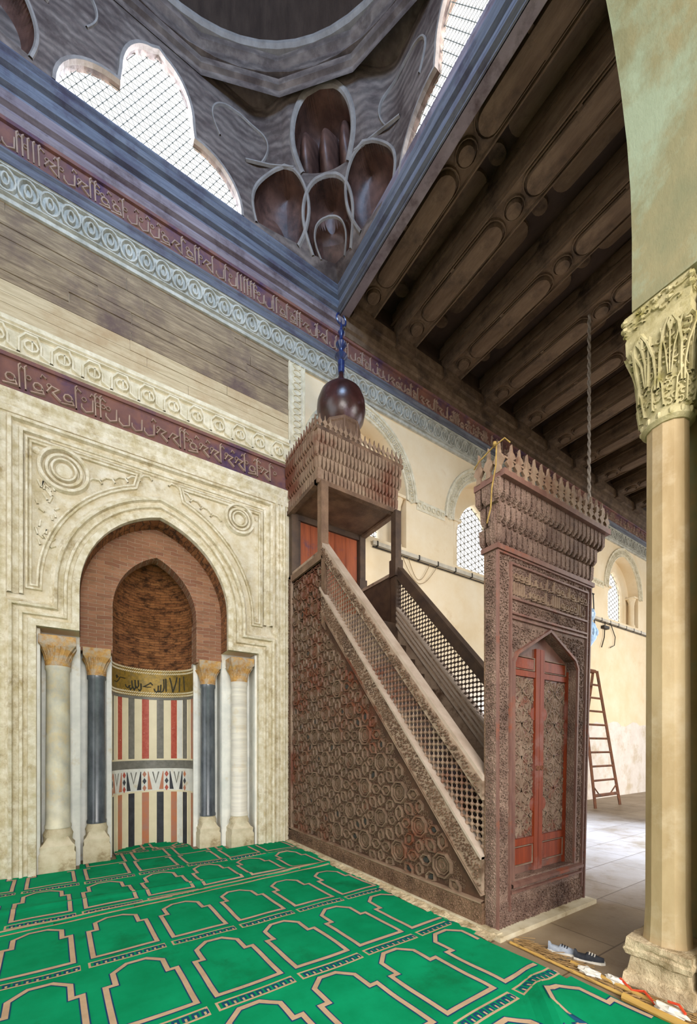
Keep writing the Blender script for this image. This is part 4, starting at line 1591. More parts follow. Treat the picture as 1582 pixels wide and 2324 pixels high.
# stair
mb = MB()
NS = 13
for i in range(NS):
    y0 = -3.55 + i * 2.5 / NS
    z = -.12 + (i + 1) * 3.1 / NS
    mb.box(LX + .06, y0, z - .03, RX, y0 + 2.5 / NS + .03, z)
    mb.box(LX + .06, y0 + 2.5 / NS - .01, z, RX, y0 + 2.5 / NS + .01, z + 3.1 / NS)
mb.box(LX + .06, -1.05, 2.9, RX, -1.03, 3.3)
mb.box(LX + .06, -1.05, 3.3, RX, -.02, 3.36)
mb.build('stair', M_woodd, pul)
# landing balustrades and posts
mb = MB()
mb.box(RX - .02, -1.0, 3.30, RX + .03, -.02, 4.12)
mb.build('landing_balustrade', M_woodd, pul)
mb = MB()
mb.box(LX + .0, -1.0, 3.30, LX + .05, -.02, 4.12)
mb.build('landing_balustrade', M_woodd, pul)
mb = MB()
mb.box(LX - .02, -1.04, 4.12, LX + .10, 0, 4.17)
mb.build('landing_rail', M_woodl, pul)
mb = MB()
mb.box(RX - .04, -1.04, 4.12, RX + .08, 0, 4.17)
mb.build('landing_rail', M_woodl, pul)
for x, y, z0, m_ in ((LX + .02, -1.0, 4.12, M_wood), (RX + .0, -1.0, 3.2, M_woodd), (LX + .03, -.06, 4.0, M_woodd), (RX + .0, -.06, 3.3, M_woodd)):
    mb = MB()
    mb.box(x - .055, y - .055, z0, x + .055, y + .055, 5.09)
    if z0 < 4:
        mb.box(x - .075, y - .075, 4.08, x + .075, y + .075, 4.34)
    mb.build('canopy_post', m_, pul)
mb = MB()
mb.box(2.85, -.05, 3.36, 3.97, -.012, 5.04)
for k in range(5):
    mb.box(2.85 + k * .224, -.056, 3.36, 2.855 + k * .224, -.05, 5.04)
mb.build('back_board', M_woodr, pul)
mb = MB()
mb.box(2.72, -.09, 5.02, 4.12, -.01, 5.14)
mb.box(2.83, -.08, 3.36, 2.88, -.01, 5.04)
mb.build('back_frame', M_woodd, pul)


def muq(mb, p0, p1, nrm, z0, z1, tiers, o0, o1, pitch, fl=0.0):
    """stacked rows of little hanging brackets; fl = widening of the row ends with height"""
    p0, p1, nrm = Vector(p0 + (0,)), Vector(p1 + (0,)), Vector(nrm + (0,))
    d = (p1 - p0)
    L_ = d.length
    d.normalize()
    H = (z1 - z0) / tiers
    for t in range(tiers):
        za, zb = z0 + t * H, z0 + (t + 1) * H
        o = o0 + (o1 - o0) * t / max(1, tiers - 1)
        e = fl * t / max(1, tiers - 1)
        a, b = p0 - d * e, p1 + d * e
        # back slab of this tier
        vs = []
        for z in (za, zb):
            for q_ in (a + nrm * (o - .035), b + nrm * (o - .035), b - nrm * .05, a - nrm * .05):
                vs.append((q_.x, q_.y, z))
        mb.add(vs, [(0, 1, 5, 4), (1, 2, 6, 5), (2, 3, 7, 6), (3, 0, 4, 7), (0, 3, 2, 1), (4, 5, 6, 7)])
        n = max(2, int((b - a).length / pitch))
        st = (b - a).length / n
        for i in range(n + 1):
            s = (i + (.5 if t % 2 else 0)) * st
            if s > (b - a).length + 1e-6:
                continue
            c = a + d * s
            w = st * .30
            base = c + nrm * (o - .04)
            front = c + nrm * (o + .012)
            zt, zm, zl = zb, zb - H * .72, za + H * .04
            vs = []
            for (q_, ww, z) in ((base, w * 1.35, zt), (front, w * 1.35, zt), (base, w, zm), (front, w, zm), (base, w * .35, zl), (base + nrm * .03, w * .35, zl)):
                vs += [(q_ - d * ww), (q_ + d * ww)]
                vs[-2].z = z
                vs[-1].z = z
            fs = [(2, 3, 7, 6), (6, 7, 11, 10), (0, 2, 6, 4), (1, 5, 7, 3), (4, 6, 10, 8), (5, 9, 11, 7), (0, 1, 3, 2), (8, 10, 11, 9)]
            mb.add(vs, fs)
            # small arch between brackets
            if i < n:
                c2 = a + d * (s + st * .5)
                q_ = c2 + nrm * (o - .01)
                if s + st <= (b - a).length + 1e-6:
                    arc = [(-w * .9, zt - H * .35), (0, zt - H * .12), (w * .9, zt - H * .35)]
                    vs = [Vector((q_.x + d.x * x, q_.y + d.y * x, z)) for x, z in arc + [(w * .9, zt), (-w * .9, zt)]]
                    vs2 = [v - nrm * .03 for v in vs]
                    mb.add(vs + vs2, [(0, 1, 2, 3, 4), (1, 0, 5, 6), (2, 1, 6, 7)])


def leafrow(mb, p0, p1, nrm, z, H, pitch, th=.02):
    p0, p1, nrm = Vector(p0 + (0,)), Vector(p1 + (0,)), Vector(nrm + (0,))
    d = p1 - p0
    L_ = d.length
    d.normalize()
    n = max(1, round(L_ / pitch))
    w = L_ / n
    for i in range(n):
        c = p0 + d * (i + .5) * w
        fn = lambda a, b, h: (c.x + d.x * a + nrm.x * h, c.y + d.y * a + nrm.y * h, b)
        s = w * .5
        poly = [(-s * .45, z), (-s * .30, z + H * .22), (-s * .95, z + H * .38), (-s * .55, z + H * .56), (-s * .25, z + H * .60), (0, z + H), (s * .25, z + H * .60), (s * .55, z + H * .56), (s * .95, z + H * .38), (s * .30, z + H * .22), (s * .45, z)]
        mb.prism(poly, fn, -th / 2, th / 2)


# canopy
can = MB()
cx0, cx1, cy = 2.70, 4.08, -.97
can.box(cx0 - .03, cy - .03, 5.07, cx1 + .03, cy + .05, 5.13)
can.box(cx0 - .03, cy, 5.07, cx0 + .05, -.02, 5.13)
can.box(cx1 - .05, cy, 5.07, cx1 + .03, -.02, 5.13)
can.box(cx0, cy, 5.11, cx1, -.02, 5.17)
can.box(cx0 - .06, cy - .07, 5.77, cx1 + .08, -.02, 5.82)
canopy = can.build('canopy', M_wood, pul)
mb = MB()
muq(mb, (cx0, cy), (cx1, cy), (0, -1), 5.12, 5.77, 4, .0, .06, .062, .05)
muq(mb, (cx0, cy), (cx0, -.05), (-1, 0), 5.12, 5.77, 4, .0, .06, .062, .0)
muq(mb, (cx1, cy), (cx1, -.05), (1, 0), 5.12, 5.77, 4, .0, .07, .062, .0)
mb.build('bracket_cornice', M_strap, canopy)
mb = MB()
leafrow(mb, (cx0 - .05, cy - .06), (cx1 + .07, cy - .06), (0, -1), 5.815, .17, .085)
leafrow(mb, (cx0 - .05, cy - .06), (cx0 - .05, -.02), (-1, 0), 5.815, .17, .085)
leafrow(mb, (cx1 + .07, cy - .06), (cx1 + .07, -.02), (1, 0), 5.815, .17, .085)
mb.build('cresting', M_strap, canopy)
mb = MB()
mb.lathe((3.38, -.48), [(.36, 5.82), (.36, 5.96), (.29, 6.0), (.29, 6.34), (.31, 6.36), (.31, 6.40), (.26, 6.42)], 8, a0=PI / 8)
for k in range(8):
    a = PI / 8 + k * PI / 4
    mb.tube([(3.38 + .295 * math.cos(a), -.48 + .295 * math.sin(a), 6.0), (3.38 + .295 * math.cos(a), -.48 + .295 * math.sin(a), 6.36)], .02, 6)
mb.build('drum', M_wood, pul)
mb = MB()
pf = [(.24, 6.40), (.29, 6.45), (.35, 6.55), (.378, 6.68), (.37, 6.80), (.33, 6.91), (.25, 6.99), (.15, 7.05), (.08, 7.12), (.04, 7.22), (.03, 7.30)]
mb.lathe((3.38, -.48), pf, 40)
mb.build('bulb_dome', M_bulb, pul, smooth=True)
mb = MB()
mb.lathe((3.38, -.48), [(.05, 7.28), (.055, 7.46), (.035, 7.48), (.10, 7.54), (.035, 7.61), (.035, 7.66), (.085, 7.73), (.03, 7.80), (.025, 7.86), (.05, 7.92), (.02, 7.97), (.015, 8.02), (.0, 8.16)], 16)
mb.tube([(3.38 + .085 * math.cos(a), -.48, 8.12 + .085 * math.sin(a)) for a in [PI * .65 + i * (PI * 1.7) / 12 for i in range(13)]], .014, 6)
mb.build('finial', M_blue, pul, smooth=True)

# doorway -------------------------------------------------------------------
PO = thing('x', 'x', 'x', (0, 0, 0))
bpy.data.objects.remove(PO)
wd = lambda x, z: LX + (x - LX) * (1 + .035 * z)
FP = lambda a, b, h: (wd(a, b), -3.80 - h, b)
dhole = [(2.95, .40), (2.95, 2.18), (2.99, 2.25), (3.42, 2.50), (3.80, 2.29), (3.84, 2.22), (3.84, .40)]
portal = holed('doorway', [(LX, 0), (LX, 3.06), (4.05, 3.06), (4.05, 0)], [dhole], 0, .10, M_portal, lambda a, b, h: (wd(a, b), -3.75 + h, b), pul)
mb = MB()
for x0, x1 in ((LX, LX + .12), (3.93, 4.05)):
    vs = []
    for z in (0, 3.06):
        vs += [(wd(x0, z), -3.70, z), (wd(x1, z), -3.70, z), (wd(x1, z), -3.685, z), (wd(x0, z), -3.685, z)]
    mb.add(vs, [(0, 1, 5, 4), (1, 2, 6, 5), (2, 3, 7, 6), (3, 0, 4, 7), (0, 3, 2, 1), (4, 5, 6, 7)])
mb.box(LX + .02, -3.71, 2.9, 4.1, -3.685, 3.05)
mb.build('doorway_return', M_wood, portal)
mb = MB()
pb = [(-.012, 0), (-.008, .018), (.008, .018), (.012, 0)]
mb.ribbon([(2.90, .16), (2.90, 2.98), (3.99, 2.98), (3.99, .16)], 0, 0, FP, prof=pb)
mb.ribbon([(LX + .012, .02), (LX + .012, 3.04), (4.04, 3.04), (4.04, .02)], 0, 0, FP, prof=pb)
mb.ribbon([(2.91, .33), (2.91, .30), (3.98, .30), (3.98, .33)], 0, 0, FP, prof=pb)
mb.ribbon([(2.91, .36), (3.98, .36)], .05, .035, FP)
for z in (2.70, 2.58, 2.54):
    mb.ribbon([(2.91, z), (3.98, z)], 0, 0, FP, prof=pb)
mb.ribbon(dhole, 0, 0, FP, prof=[(.0, 0), (.0, .02), (.022, .02), (.03, 0)])
mb.build('frame_moulding', M_portalr, portal)
mb = MB()
LP2 = [(LX + .03, .03), (4.03, .03), (4.03, .27), (LX + .03, .27)]
for k, pl_ in enumerate((LP2, [(LX + .02, .3), (2.885, .3), (2.885, 3.03), (LX + .02, 3.03)], [(4.0, .3), (4.04, .3), (4.04, 3.0), (4.0, 3.0)])):
    arabesque(mb, pl_, FP, .036, 30 + k)
arabesque(mb, [(2.92, .40), (2.92, 2.52), (3.97, 2.52), (3.97, .40)], FP, .038, 40, holes=[[(p[0] + (.035 if p[0] > 3.4 else -.035), p[1] + (.03 if p[1] > 1 else -.1)) for p in dhole]])
arabesque(mb, [(2.92, 2.72), (3.97, 2.72), (3.97, 2.97), (2.92, 2.97)], FP, .026, 44, h=.006)
arabesque(mb, [(2.92, 2.595), (3.97, 2.595), (3.97, 2.69), (2.92, 2.69)], FP, .032, 41)
arabesque(mb, [(LX + .02, 2.985), (4.03, 2.985), (4.03, 3.04), (LX + .02, 3.04)], FP, .03, 42)
arabesque(mb, [(-3.79, .03), (-3.70, .03), (-3.70, 3.04), (-3.79, 3.04)], LP, .030, 43)
mb.build('scroll_carving', M_portal, portal)
mb = MB()
rr = random.Random(4)
for row, (z0, z1) in enumerate(((2.735, 2.835), (2.855, 2.955))):
    x = 2.94
    while x < 3.93:
        k = rr.random()
        s = .05
        if k < .4:
            mb.ribbon([(x, z0), (x, z1)], .012, .016, FP)
            x += .03
        elif k < .7:
            mb.ribbon([(x + s, z0 + .06), (x + s, z0 + .01), (x, z0), (x, z0 + .03)], .012, .016, FP)
            x += s + .018
        else:
            mb.ribbon(ngon(x + .02, z0 + .035, .02, 7), .011, .016, FP, closed=True)
            mb.ribbon([(x + .04, z0 + .035), (x + .055, z0), (x, z0 - .005)], .011, .016, FP)
            x += .065
mb.build('inscription', M_strap, portal)
# doors
DP = lambda a, b, h: (wd(a, b), -3.715 - h, b)
for s, (x0, x1) in enumerate(((2.93, 3.395), (3.395, 3.86))):
    mb = MB()
    top = 2.52 if s == 0 else 2.52
    mb.prism([(x0, .39), (x1, .39), (x1, top), (x0, top)], DP, -.03, 0)
    leaf = mb.build('door_leaf', M_portalr, portal)
    mb = MB()
    xs_ = (3.335, 3.392) if s == 0 else (3.398, 3.455)
    mb.prism([(xs_[0], .40), (xs_[1], .40), (xs_[1], 2.36), (xs_[0], 2.36)], DP, 0, .022)
    hx0, hx1 = ((2.96, 2.985) if s == 0 else (3.805, 3.83))
    mb.prism([(hx0, .40), (hx1, .40), (hx1, 2.2), (hx0, 2.2)], DP, 0, .02)
    a_, b_ = (2.985, 3.335) if s == 0 else (3.455, 3.805)
    for z0, z1 in ((.64, .70), (2.10, 2.15)):
        mb.prism([(a_, z0), (b_, z0), (b_, z1), (a_, z1)], DP, 0, .018)
    for z0, z1 in ((.48, .62), (2.17, 2.26)):
        mb.prism([(a_ + .02, z0), (b_ - .02, z0), (b_ - .02, z1), (a_ + .02, z1)], DP, 0, .012)
    cxm = 3.335 if s == 0 else 3.455
    for zc in (1.78, .98):
        c_ = ngon(cxm, zc, .06, 16)
        mb.prism([p for p in c_ if (p[0] <= cxm + 1e-6 if s == 0 else p[0] >= cxm - 1e-6)], DP, 0, .014)
    mb.build('door_stile', M_doorr, leaf)
    mb = MB()
    clip = [(a_ + .012, .71), (b_ - .012, .71), (b_ - .012, 2.09), (a_ + .012, 2.09)]
    for ang in (PI * .2, PI * .8, PI * .36, PI * .64, PI / 2):
        ux, uz = math.cos(ang), math.sin(ang)
        for kk in range(-12, 13):
            run = []
            for t in range(-80, 81):
                p = ((a_ + b_) / 2 + t * .02 * ux - kk * .118 * uz, 1.4 + t * .02 * uz + kk * .118 * ux)
                if inside(p, clip):
                    run.append(p)
            if len(run) > 2:
                mb.ribbon([run[0], run[-1]], .018, .013, DP)
    for k in range(6):
        zc = .82 + k * .235
        xc_ = (a_ + b_) / 2 + (.06 if k % 2 else -.06)
        mb.ribbon(ngon(xc_, zc, .055, 10), .016, .018, DP, closed=True)
    for z0, z1 in ((.47, .63), (2.16, 2.27)):
        mb.ribbon([(a_ + .01, z0), (b_ - .01, z0), (b_ - .01, z1), (a_ + .01, z1)], .012, .016, DP, closed=True)
    arabesque(mb, clip, DP, .034, 60 + s, h=.008)
    mb.build('door_strapwork', M_ivory, leaf)
    mb = MB()
    mb.tube([DP(cxm + (.03 if s == 0 else -.03) + .018 * math.cos(a), 1.30 + .018 * math.sin(a), .03) for a in [i * PI / 5 for i in range(10)]], .005, 5, closed=True)
    mb.build('ring_handle', M_iron, leaf)
# cornice of the doorway
mb = MB()
px0, px1 = wd(LX, 3.1), wd(4.05, 3.1)
mb.box(px0 - .02, -3.83, 3.05, px1 + .02, -3.67, 3.09)
mb.box(px0 - .07, -3.93, 3.55, px1 + .12, -3.64, 3.60)
pcr = mb.build('doorway_cornice', M_portalr, portal)
mb = MB()
muq(mb, (px0, -3.80), (px1, -3.80), (0, -1), 3.09, 3.55, 3, .0, .08, .070, .06)
muq(mb, (px0, -3.80), (px0, -3.67), (-1, 0), 3.09, 3.55, 3, .0, .05, .060, .0)
muq(mb, (px1, -3.80), (px1, -3.67), (1, 0), 3.09, 3.55, 3, .0, .08, .060, .0)
mb.build('bracket_cornice', M_portal, pcr)
mb = MB()
leafrow(mb, (px0 - .05, -3.92), (px1 + .10, -3.92), (0, -1), 3.59, .15, .10)
leafrow(mb, (px0 - .0, -3.90), (px1 + .05, -3.90), (0, -1), 3.68, .15, .10)
mb.box(px0 - .05, -3.915, 3.69, px1 + .1, -3.905, 3.705)
leafrow(mb, (px0 - .06, -3.92), (px0 - .06, -3.64), (-1, 0), 3.59, .24, .093, .03)
leafrow(mb, (px1 + .10, -3.92), (px1 + .10, -3.64), (1, 0), 3.59, .24, .093, .03)
mb.build('cresting', M_strap, pcr)
mb = MB()
mb.box(2.68, -3.86, 0, 2.74, -.08, .05)
mb.box(2.66, -3.9, 0, 4.10, -3.80, .04)
mb.build('plinth', M_base, pul)

# yellow rope tied round the cornice corner
mb = MB()
X0 = px0 - .09
mb.tube([(X0 - .0, -3.66, 3.72), (X0 - .015, -3.72, 3.745), (X0 - .015, -3.85, 3.78), (X0 + .0, -3.945, 3.80), (X0 + .05, -3.955, 3.78)], .006, 6)
mb.tube([(X0 - .01, -3.88, 3.78), (X0 - .03, -3.89, 3.62), (X0 - .04, -3.86, 3.45), (X0 - .025, -3.84, 3.32), (X0 - .02, -3.80, 3.22)], .006, 6)
mb.lathe((X0 - .03, -3.88), [(.0, 3.765), (.014, 3.775), (.014, 3.795), (.0, 3.805)], 8)
tag(mb.build('rope', M_yrope), 'yellow rope knotted round the near corner of the doorway cornice', 'rope')

# ------------------------------------------------------------------ carpets
CT = math.radians(2.2)


def hz(x, y):
    h = .02 + .010 * noise.noise(Vector((x * 1.1, y * 2.2, 0))) + .006 * noise.noise(Vector((x * 3, y * 5, 4)))
    # folds near the right edge
    d = (x - 2.15) * .75 + (y + 4.62) * -.66
    e = (x - 2.15) * .66 + (y + 4.62) * .75
    h += .055 * math.exp(-(d / .07) ** 2) * math.exp(-((e) / .38) ** 2)
    h += .018 * math.exp(-((y + .62 + .05 * math.sin(x * 3)) / .05) ** 2) * math.exp(-((x - 2.0) / .9) ** 2)
    h += .02 * math.exp(-((y + 1.25 + .07 * x) / .06) ** 2)
    return h


def cmap(lift):
    return lambda a, b, h: (a, b, hz(a, b) + lift + h)


def rot(u, v):          # carpet coordinates to floor
    return (u * math.cos(CT) - v * math.sin(CT) + 0.0, u * math.sin(CT) + v * math.cos(CT))


def subdiv(path, st=.06, closed=True):
    out = []
    n = len(path)
    for i in range(n if closed else n - 1):
        a, b = path[i], path[(i + 1) % n]
        k = max(1, int(math.hypot(b[0] - a[0], b[1] - a[1]) / st))
        out += [(a[0] + (b[0] - a[0]) * j / k, a[1] + (b[1] - a[1]) * j / k) for j in range(k)]
    if not closed:
        out.append(path[-1])
    return out


CELL = [(-.205, 0), (.205, 0), (.205, .46), (.150, .46), (.150, .62), (.06, .705), (-.06, .705), (-.150, .62), (-.150, .46), (-.205, .46)]


def carpet(name, label, poly_fn, x0, x1, y0, y1, rows, cols, base_z, phase, holef=None):
    """rows: list of y of the niche bases; poly_fn(x,y) -> inside the carpet"""
    mb = MB()
    nx, ny = int((x1 - x0) / .05), int((y1 - y0) / .05)
    fn = lambda a, b, h: (a, b, hz(a, b) + base_z + h)
    idx = {}
    for j in range(ny + 1):
        for i in range(nx + 1):
            x, y = x0 + (x1 - x0) * i / nx, y0 + (y1 - y0) * j / ny
            idx[(i, j)] = len(mb.v)
            mb.v.append(fn(x, y, 0))
    for j in range(ny):
        for i in range(nx):
            cx, cyy = x0 + (x1 - x0) * (i + .5) / nx, y0 + (y1 - y0) * (j + .5) / ny
            if poly_fn(cx, cyy):
                mb.f.append((idx[(i, j)], idx[(i + 1, j)], idx[(i + 1, j + 1)], idx[(i, j + 1)]))
                mb.m.append(0)
    # sides
    E = {}
    for f in mb.f:
        for k in range(4):
            a, b = f[k], f[(k + 1) % 4]
            if (b, a) in E:
                del E[(b, a)]
            else:
                E[(a, b)] = 1
    for a, b in list(E):
        va, vb = mb.v[a], mb.v[b]
        n0 = len(mb.v)
        mb.v += [(va[0], va[1], max(.0, va[2] - .03)), (vb[0], vb[1], max(.0, vb[2] - .03))]
        mb.f.append((a, n0, n0 + 1, b))
        mb.m.append(0)

    def rib(path, w, lift, mi, closed=True):
        path = subdiv(path, .06, closed)
        ok = [poly_fn(*p) and x0 < p[0] < x1 and y0 < p[1] < y1 for p in path]
        pr = [(-w / 2, 0), (w / 2, 0)]
        f2 = lambda a, b, h: (a, b, hz(a, b) + base_z + lift)
        if all(ok):
            mb.ribbon(path, 0, 0, f2, closed=closed, prof=pr, mi=mi)
            return
        if closed and any(ok):
            while ok[-1]:
                ok = ok[-1:] + ok[:-1]
                path = path[-1:] + path[:-1]
        run = []
        for p, o in list(zip(path, ok)) + [(None, False)]:
            if o:
                run.append(p)
            else:
                if len(run) > 1:
                    mb.ribbon(run, 0, 0, f2, prof=pr, mi=mi)
                run = []
    for (ry, ph) in rows:
        for c in range(*cols):
            ux = ph + c * .527
            T = lambda p, q_: (ux + p * 1.0 - q_ * .05 + 0, ry + q_ + (ux + p - .3) * .035)
            cell_ = [T(p, q_) for p, q_ in CELL]
            rib(cell_, .046, .0012, 2)
            rib(cell_, .031, .0024, 1)
            x_a, x_b, yb, yt = -.235, .235, -.145, -.075
            rect = [T(x_a, yb), T(x_b, yb), T(x_b, yt), T(x_a, yt)]
            rib(rect, .014, .0012, 1)
            for k in range(9):
                xx = x_a + .03 + k * .0513
                rib([T(xx, yb + .012), T(xx, yt - .02), T(xx + .026, yt - .02), T(xx + .026, yb + .012)], .012, .0018, 2, False)
                rib([T(xx + .013, yb + .01), T(xx + .013, yt - .034)], .012, .0014, 1, False)
    if holef:
        for pth, w in holef:
            rib(pth, w, .0024, 1, False)
    o = mb.build(name, [M_green, M_beige, M_navy])
    tag(o, label, 'carpet', None)
    return o


seam = lambda x: -1.70 + (x + .53) * .085
edge = lambda y: 2.60 + .02 * math.sin(y * 5) + .0
carpet('prayer_carpet', 'large green prayer carpet with beige niche outlines, from the seam to the viewer',
       lambda x, y: y < seam(x) and x < edge(y) and (x > -1.12 or y > -4.7), -3.2, 2.68, -6.9, -1.35,
       [(-2.49, .275), (-3.43, .35), (-4.33, .31), (-5.25, .31), (-6.15, .3)], (-7, 5), .0, 0,
       [([(-3.2, seam(-3.2) - .035), (2.58, seam(2.58) - .035)], .03)])
carpet('prayer_carpet', 'green prayer carpet strip before the niche, two rows of niche outlines, lapped over the seam',
       lambda x, y: y > seam(x) + .0 and (y < -.03) and x < edge(y) + .02, -3.2, 2.66, -1.95, .02,
       [(-1.46, .24), (-.55, .26)], (-7, 5), .012, 0,
       [([(-3.2, seam(-3.2) + .03), (2.58, seam(2.58) + .03)], .035)])
carpet('prayer_carpet', 'small green prayer carpet lying inside the niche recess between the columns',
       lambda x, y: (y < .26 and .0 < x < 1.74) or (math.hypot(x - CX, y - .5) < .5) or (abs(x - CX) < .5 and y < .52), -.02, 1.76, -.03, 1.02,
       [(.06, .27), (.62, .55)], (-2, 5), -.008, 0)

# rubble edging between carpet and pulpit
mb = MB()
rnd = random.Random(17)
mb.grid((0, 1, 0, 1), 120, 4, lambda u, v: (2.60 + .075 * v, -3.86 * u, .012 + .03 * v + .02 * noise.noise(Vector((u * 60, v * 4, 0)))))
mb.v = [(x, y, z) for x, y, z in mb.v]
struct(mb.build('trim_mortar_edge', M_rough))

# reeds, bamboo, shoes and litter along the carpet edge ------------------------
rnd = random.Random(9)
for k, (a, b, r, lb) in enumerate((((2.66, -4.74, .03), (2.62, -5.6, .03), .022, 'thick bamboo cane along the carpet edge in the near corner'),
                                   ((2.80, -4.36, .02), (2.76, -4.95, .02), .014, 'thin bamboo cane lying beside the shoes, farther from the carpet'),
                                   ((2.71, -3.95, .015), (2.70, -4.75, .015), .010, 'slender cane along the carpet edge, starting at the doorway corner'))):
    mb = MB()
    n = 10
    pts = [Vector(a).lerp(Vector(b), i / n) for i in range(n + 1)]
    mb.tube(pts, [r * (1.12 if i % 3 == 0 else 1) for i in range(n + 1)], 8)
    tag(mb.build('bamboo_cane', M_reed, smooth=True), lb, 'cane', 'canes along the carpet edge')
mb = MB()
for k in range(420):
    y = -3.92 - rnd.random() * 1.2
    x = 2.70 + rnd.random() * .13
    a = rnd.gauss(-1.35, .3)
    l = rnd.uniform(.03, .12)
    z = .004 + rnd.random() * .02
    mb.tube([(x, y, z), (x + l * math.cos(a), y + l * math.sin(a), z + rnd.uniform(-.003, .006))], .003, 3, cap=False)
tag(mb.build('loose_straw', M_straw), 'loose straw and reed ends fraying from the mat beside the carpet', 'straw', kind='stuff')


def shoe(x, y, rz, label, ma, mb_):
    t = thing('shoe', label, 'shoe', (x, y, 0), 'shoes left beside the carpet edge')
    c, s = math.cos(rz), math.sin(rz)
    fn = lambda p, q_, h: (x + (p * c - q_ * s) * .72, y + (p * s + q_ * c) * .72, h * .72)
    prof = [(-.13, .025), (-.10, .036), (-.03, .034), (.04, .042), (.10, .040), (.135, .018)]
    m1 = MB()
    ol = [(p, w) for p, w in prof] + [(p, -w) for p, w in prof[::-1]]
    m1.prism(ol, fn, .0, .022)
    m1.build('sole', M_white, t)
    m1 = MB()

    def up(u, v):
        p = -.125 + .25 * u
        w = .04 * (math.sin(PI * min(1, max(.02, .12 + u * .86))) ** .5) + .002
        hh = .085 - .045 * u if u > .35 else .07 + .005 * math.cos(u * 9)
        if .08 < u < .38:
            hh *= .62 + .2 * abs(v - .5)
        a = PI * v
        return fn(p, w * math.cos(a), .02 + hh * math.sin(a) ** .8)
    m1.grid((0, 1, 0, 1), 16, 10, up)
    m1.build('upper', ma, t, smooth=True)
    m1 = MB()
    for k in range(3):
        p = .0 + k * .022
        m1.tube([fn(p, -.026, .078 - k * .006), fn(p + .006, 0, .09 - k * .006), fn(p, .026, .078 - k * .006)], .004, 4)
    m1.build('laces', mb_, t)


shoe(2.91, -4.235, -1.15, 'grey and black shoe at the far end, nearest the doorway', M_shoeg, M_shoeb)
shoe(2.955, -4.40, -1.1, 'black shoe with white sole nearer the column base', M_shoeb, M_white)


def scrap(x, y, z, s, m_, name, label, cat, seed, sx=1.0, grp=None):
    r_ = random.Random(seed)
    mb = MB()
    off = Vector((seed * 3.1, 0, 0))

    def f(u, v):
        a = 2 * PI * u
        q_ = Vector((math.cos(a) * math.sin(PI * v), math.sin(a) * math.sin(PI * v), math.cos(PI * v)))
        d = 1 + .55 * noise.noise(q_ * 2.2 + off)
        return (x + q_.x * s * d * .7, y + q_.y * s * d * sx, max(.003, z + q_.z * s * .45 * d))
    mb.grid((0, 1, 0, 1), 14, 9, f)
    tag(mb.build(name, m_), label, cat, grp)


scrap(2.76, -4.50, .03, .05, M_white, 'crumpled_paper', 'crumpled pale paper beyond the carpet edge, farthest from the column', 'litter', 1, 1.5)
scrap(2.80, -4.64, .03, .045, M_white, 'crumpled_paper', 'white crumpled paper between the canes', 'litter', 2, 1.4)
scrap(2.86, -4.93, .03, .05, M_white, 'plastic_wrapper', 'white plastic wrapper at the foot of the column plinth', 'litter', 3, 1.2)
scrap(2.72, -4.95, .04, .05, M_white, 'paper_cup', 'flattened white cup with orange trim beside the thick cane', 'litter', 4, 1.6)
scrap(2.79, -4.56, .012, .028, M_white, 'paper_scrap', 'tiny white paper scrap on the straw', 'litter', 7, 1)
for k, (p, lb) in enumerate((([(2.81, -4.66, .05), (2.77, -4.74, .03), (2.78, -4.80, .05), (2.72, -4.88, .035)], 'red and blue plastic ribbon curling over the canes'),
                             ([(2.745, -4.93, .07), (2.74, -4.98, .08), (2.71, -5.02, .06)], 'orange ribbon strip lying on the white cup'))):
    mb = MB()
    mb.tube(p, .008, 5)
    tag(mb.build('plastic_ribbon', M_red), lb, 'ribbon')

# ------------------------------------------------------------------ ladder
lad = thing('step_ladder', 'tall rusty iron step ladder standing by the far plaster wall', 'ladder', (10.8, -.5, 0))
TOPZ = 3.42


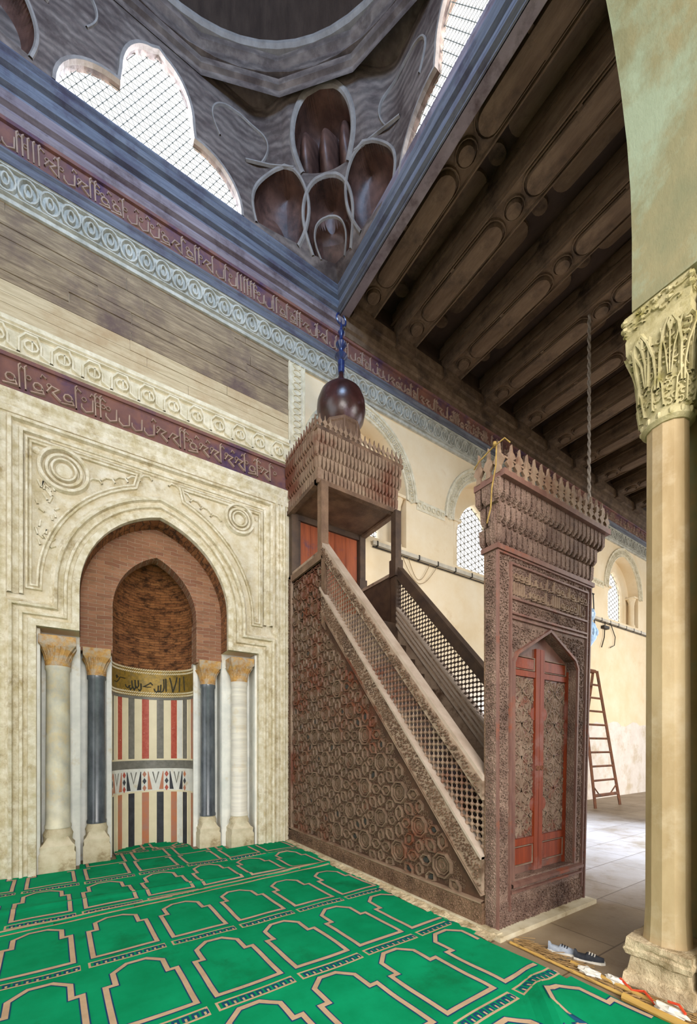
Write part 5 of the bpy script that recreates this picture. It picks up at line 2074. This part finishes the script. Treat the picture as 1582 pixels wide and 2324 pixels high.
def ladder_frame(y0, y1, xl0, xr0, xl1, xr1, n, name):
    L0, R0 = Vector((xl0, y0, 0)), Vector((xr0, y0, 0))
    L1, R1 = Vector((xl1, y1, TOPZ)), Vector((xr1, y1, TOPZ))
    for nm, a, b in (('side_rail', L0, L1), ('side_rail', R0, R1)):
        mb = MB()
        mb.tube([a, b], .036, 4)
        mb.build(nm, M_iron, lad)
    for k in range(n):
        f = (k + .9) / n
        mb = MB()
        mb.tube([L0.lerp(L1, f), R0.lerp(R1, f)], .026, 4)
        mb.build('rung', M_iron, lad)


ladder_frame(-.92, -.52, 10.25, 11.48, 10.35, 11.15, 10, 'front')
ladder_frame(-.12, -.45, 9.55, 10.9, 10.25, 11.1, 10, 'rear')
mb = MB()
mb.tube([(10.3, -.5, TOPZ), (11.12, -.5, TOPZ)], .035, 4)
mb.build('top_bar', M_iron, lad)
mb = MB()
mb.tube([(10.3, -.86, .5), (10.6, -.85, .28)], .02, 4)
mb.tube([(11.4, -.86, .5), (11.1, -.85, .28)], .02, 4)
mb.tube([(10.28, -.9, .28), (11.44, -.9, .28)], .025, 4)
mb.build('brace', M_iron, lad)

# ------------------------------------------------------------------ hanging lamps
lx, ly = 7.3, -2.24
lam = thing('hanging_lamp', 'pale blue glass lamp hung on a long rope beside the pulpit doorway', 'lamp', (lx, ly, 3.3))
mb = MB()
n = 90
for ph in (0, PI):
    mb.tube([(lx + .016 * math.cos(k * 1.1 + ph), ly + .016 * math.sin(k * 1.1 + ph), 8.88 - k * (8.88 - 4.15) / n) for k in range(n + 1)], .016, 4)
mb.build('rope', M_rope, lam)
mb = MB()
mb.tube([(lx - .16, ly, 4.13), (lx + .16, ly, 4.13)], .014, 5)
for s in (-1, 1):
    mb.tube([(lx + s * .14, ly, 4.13), (lx + s * .19, ly, 3.55)], .010, 5)
mb.tube([(lx, ly, 4.15), (lx, ly, 3.80)], .012, 5)
mb.build('bracket', M_cable, lam)
mb = MB()
mb.lathe((lx, ly), [(.03, 3.86), (.08, 3.82), (.10, 3.74), (.08, 3.66), (.05, 3.63), (.10, 3.56), (.13, 3.44), (.11, 3.32), (.06, 3.25), (.03, 3.20), (.0, 3.16)], 20)
for k in range(12):
    a = k * PI / 6
    mb.lathe((lx + .12 * math.cos(a), ly + .12 * math.sin(a)), [(.0, 3.36), (.02, 3.40), (.02, 3.46), (.0, 3.5)], 6)
mb.build('glass_globe', M_lamp, lam, smooth=True)
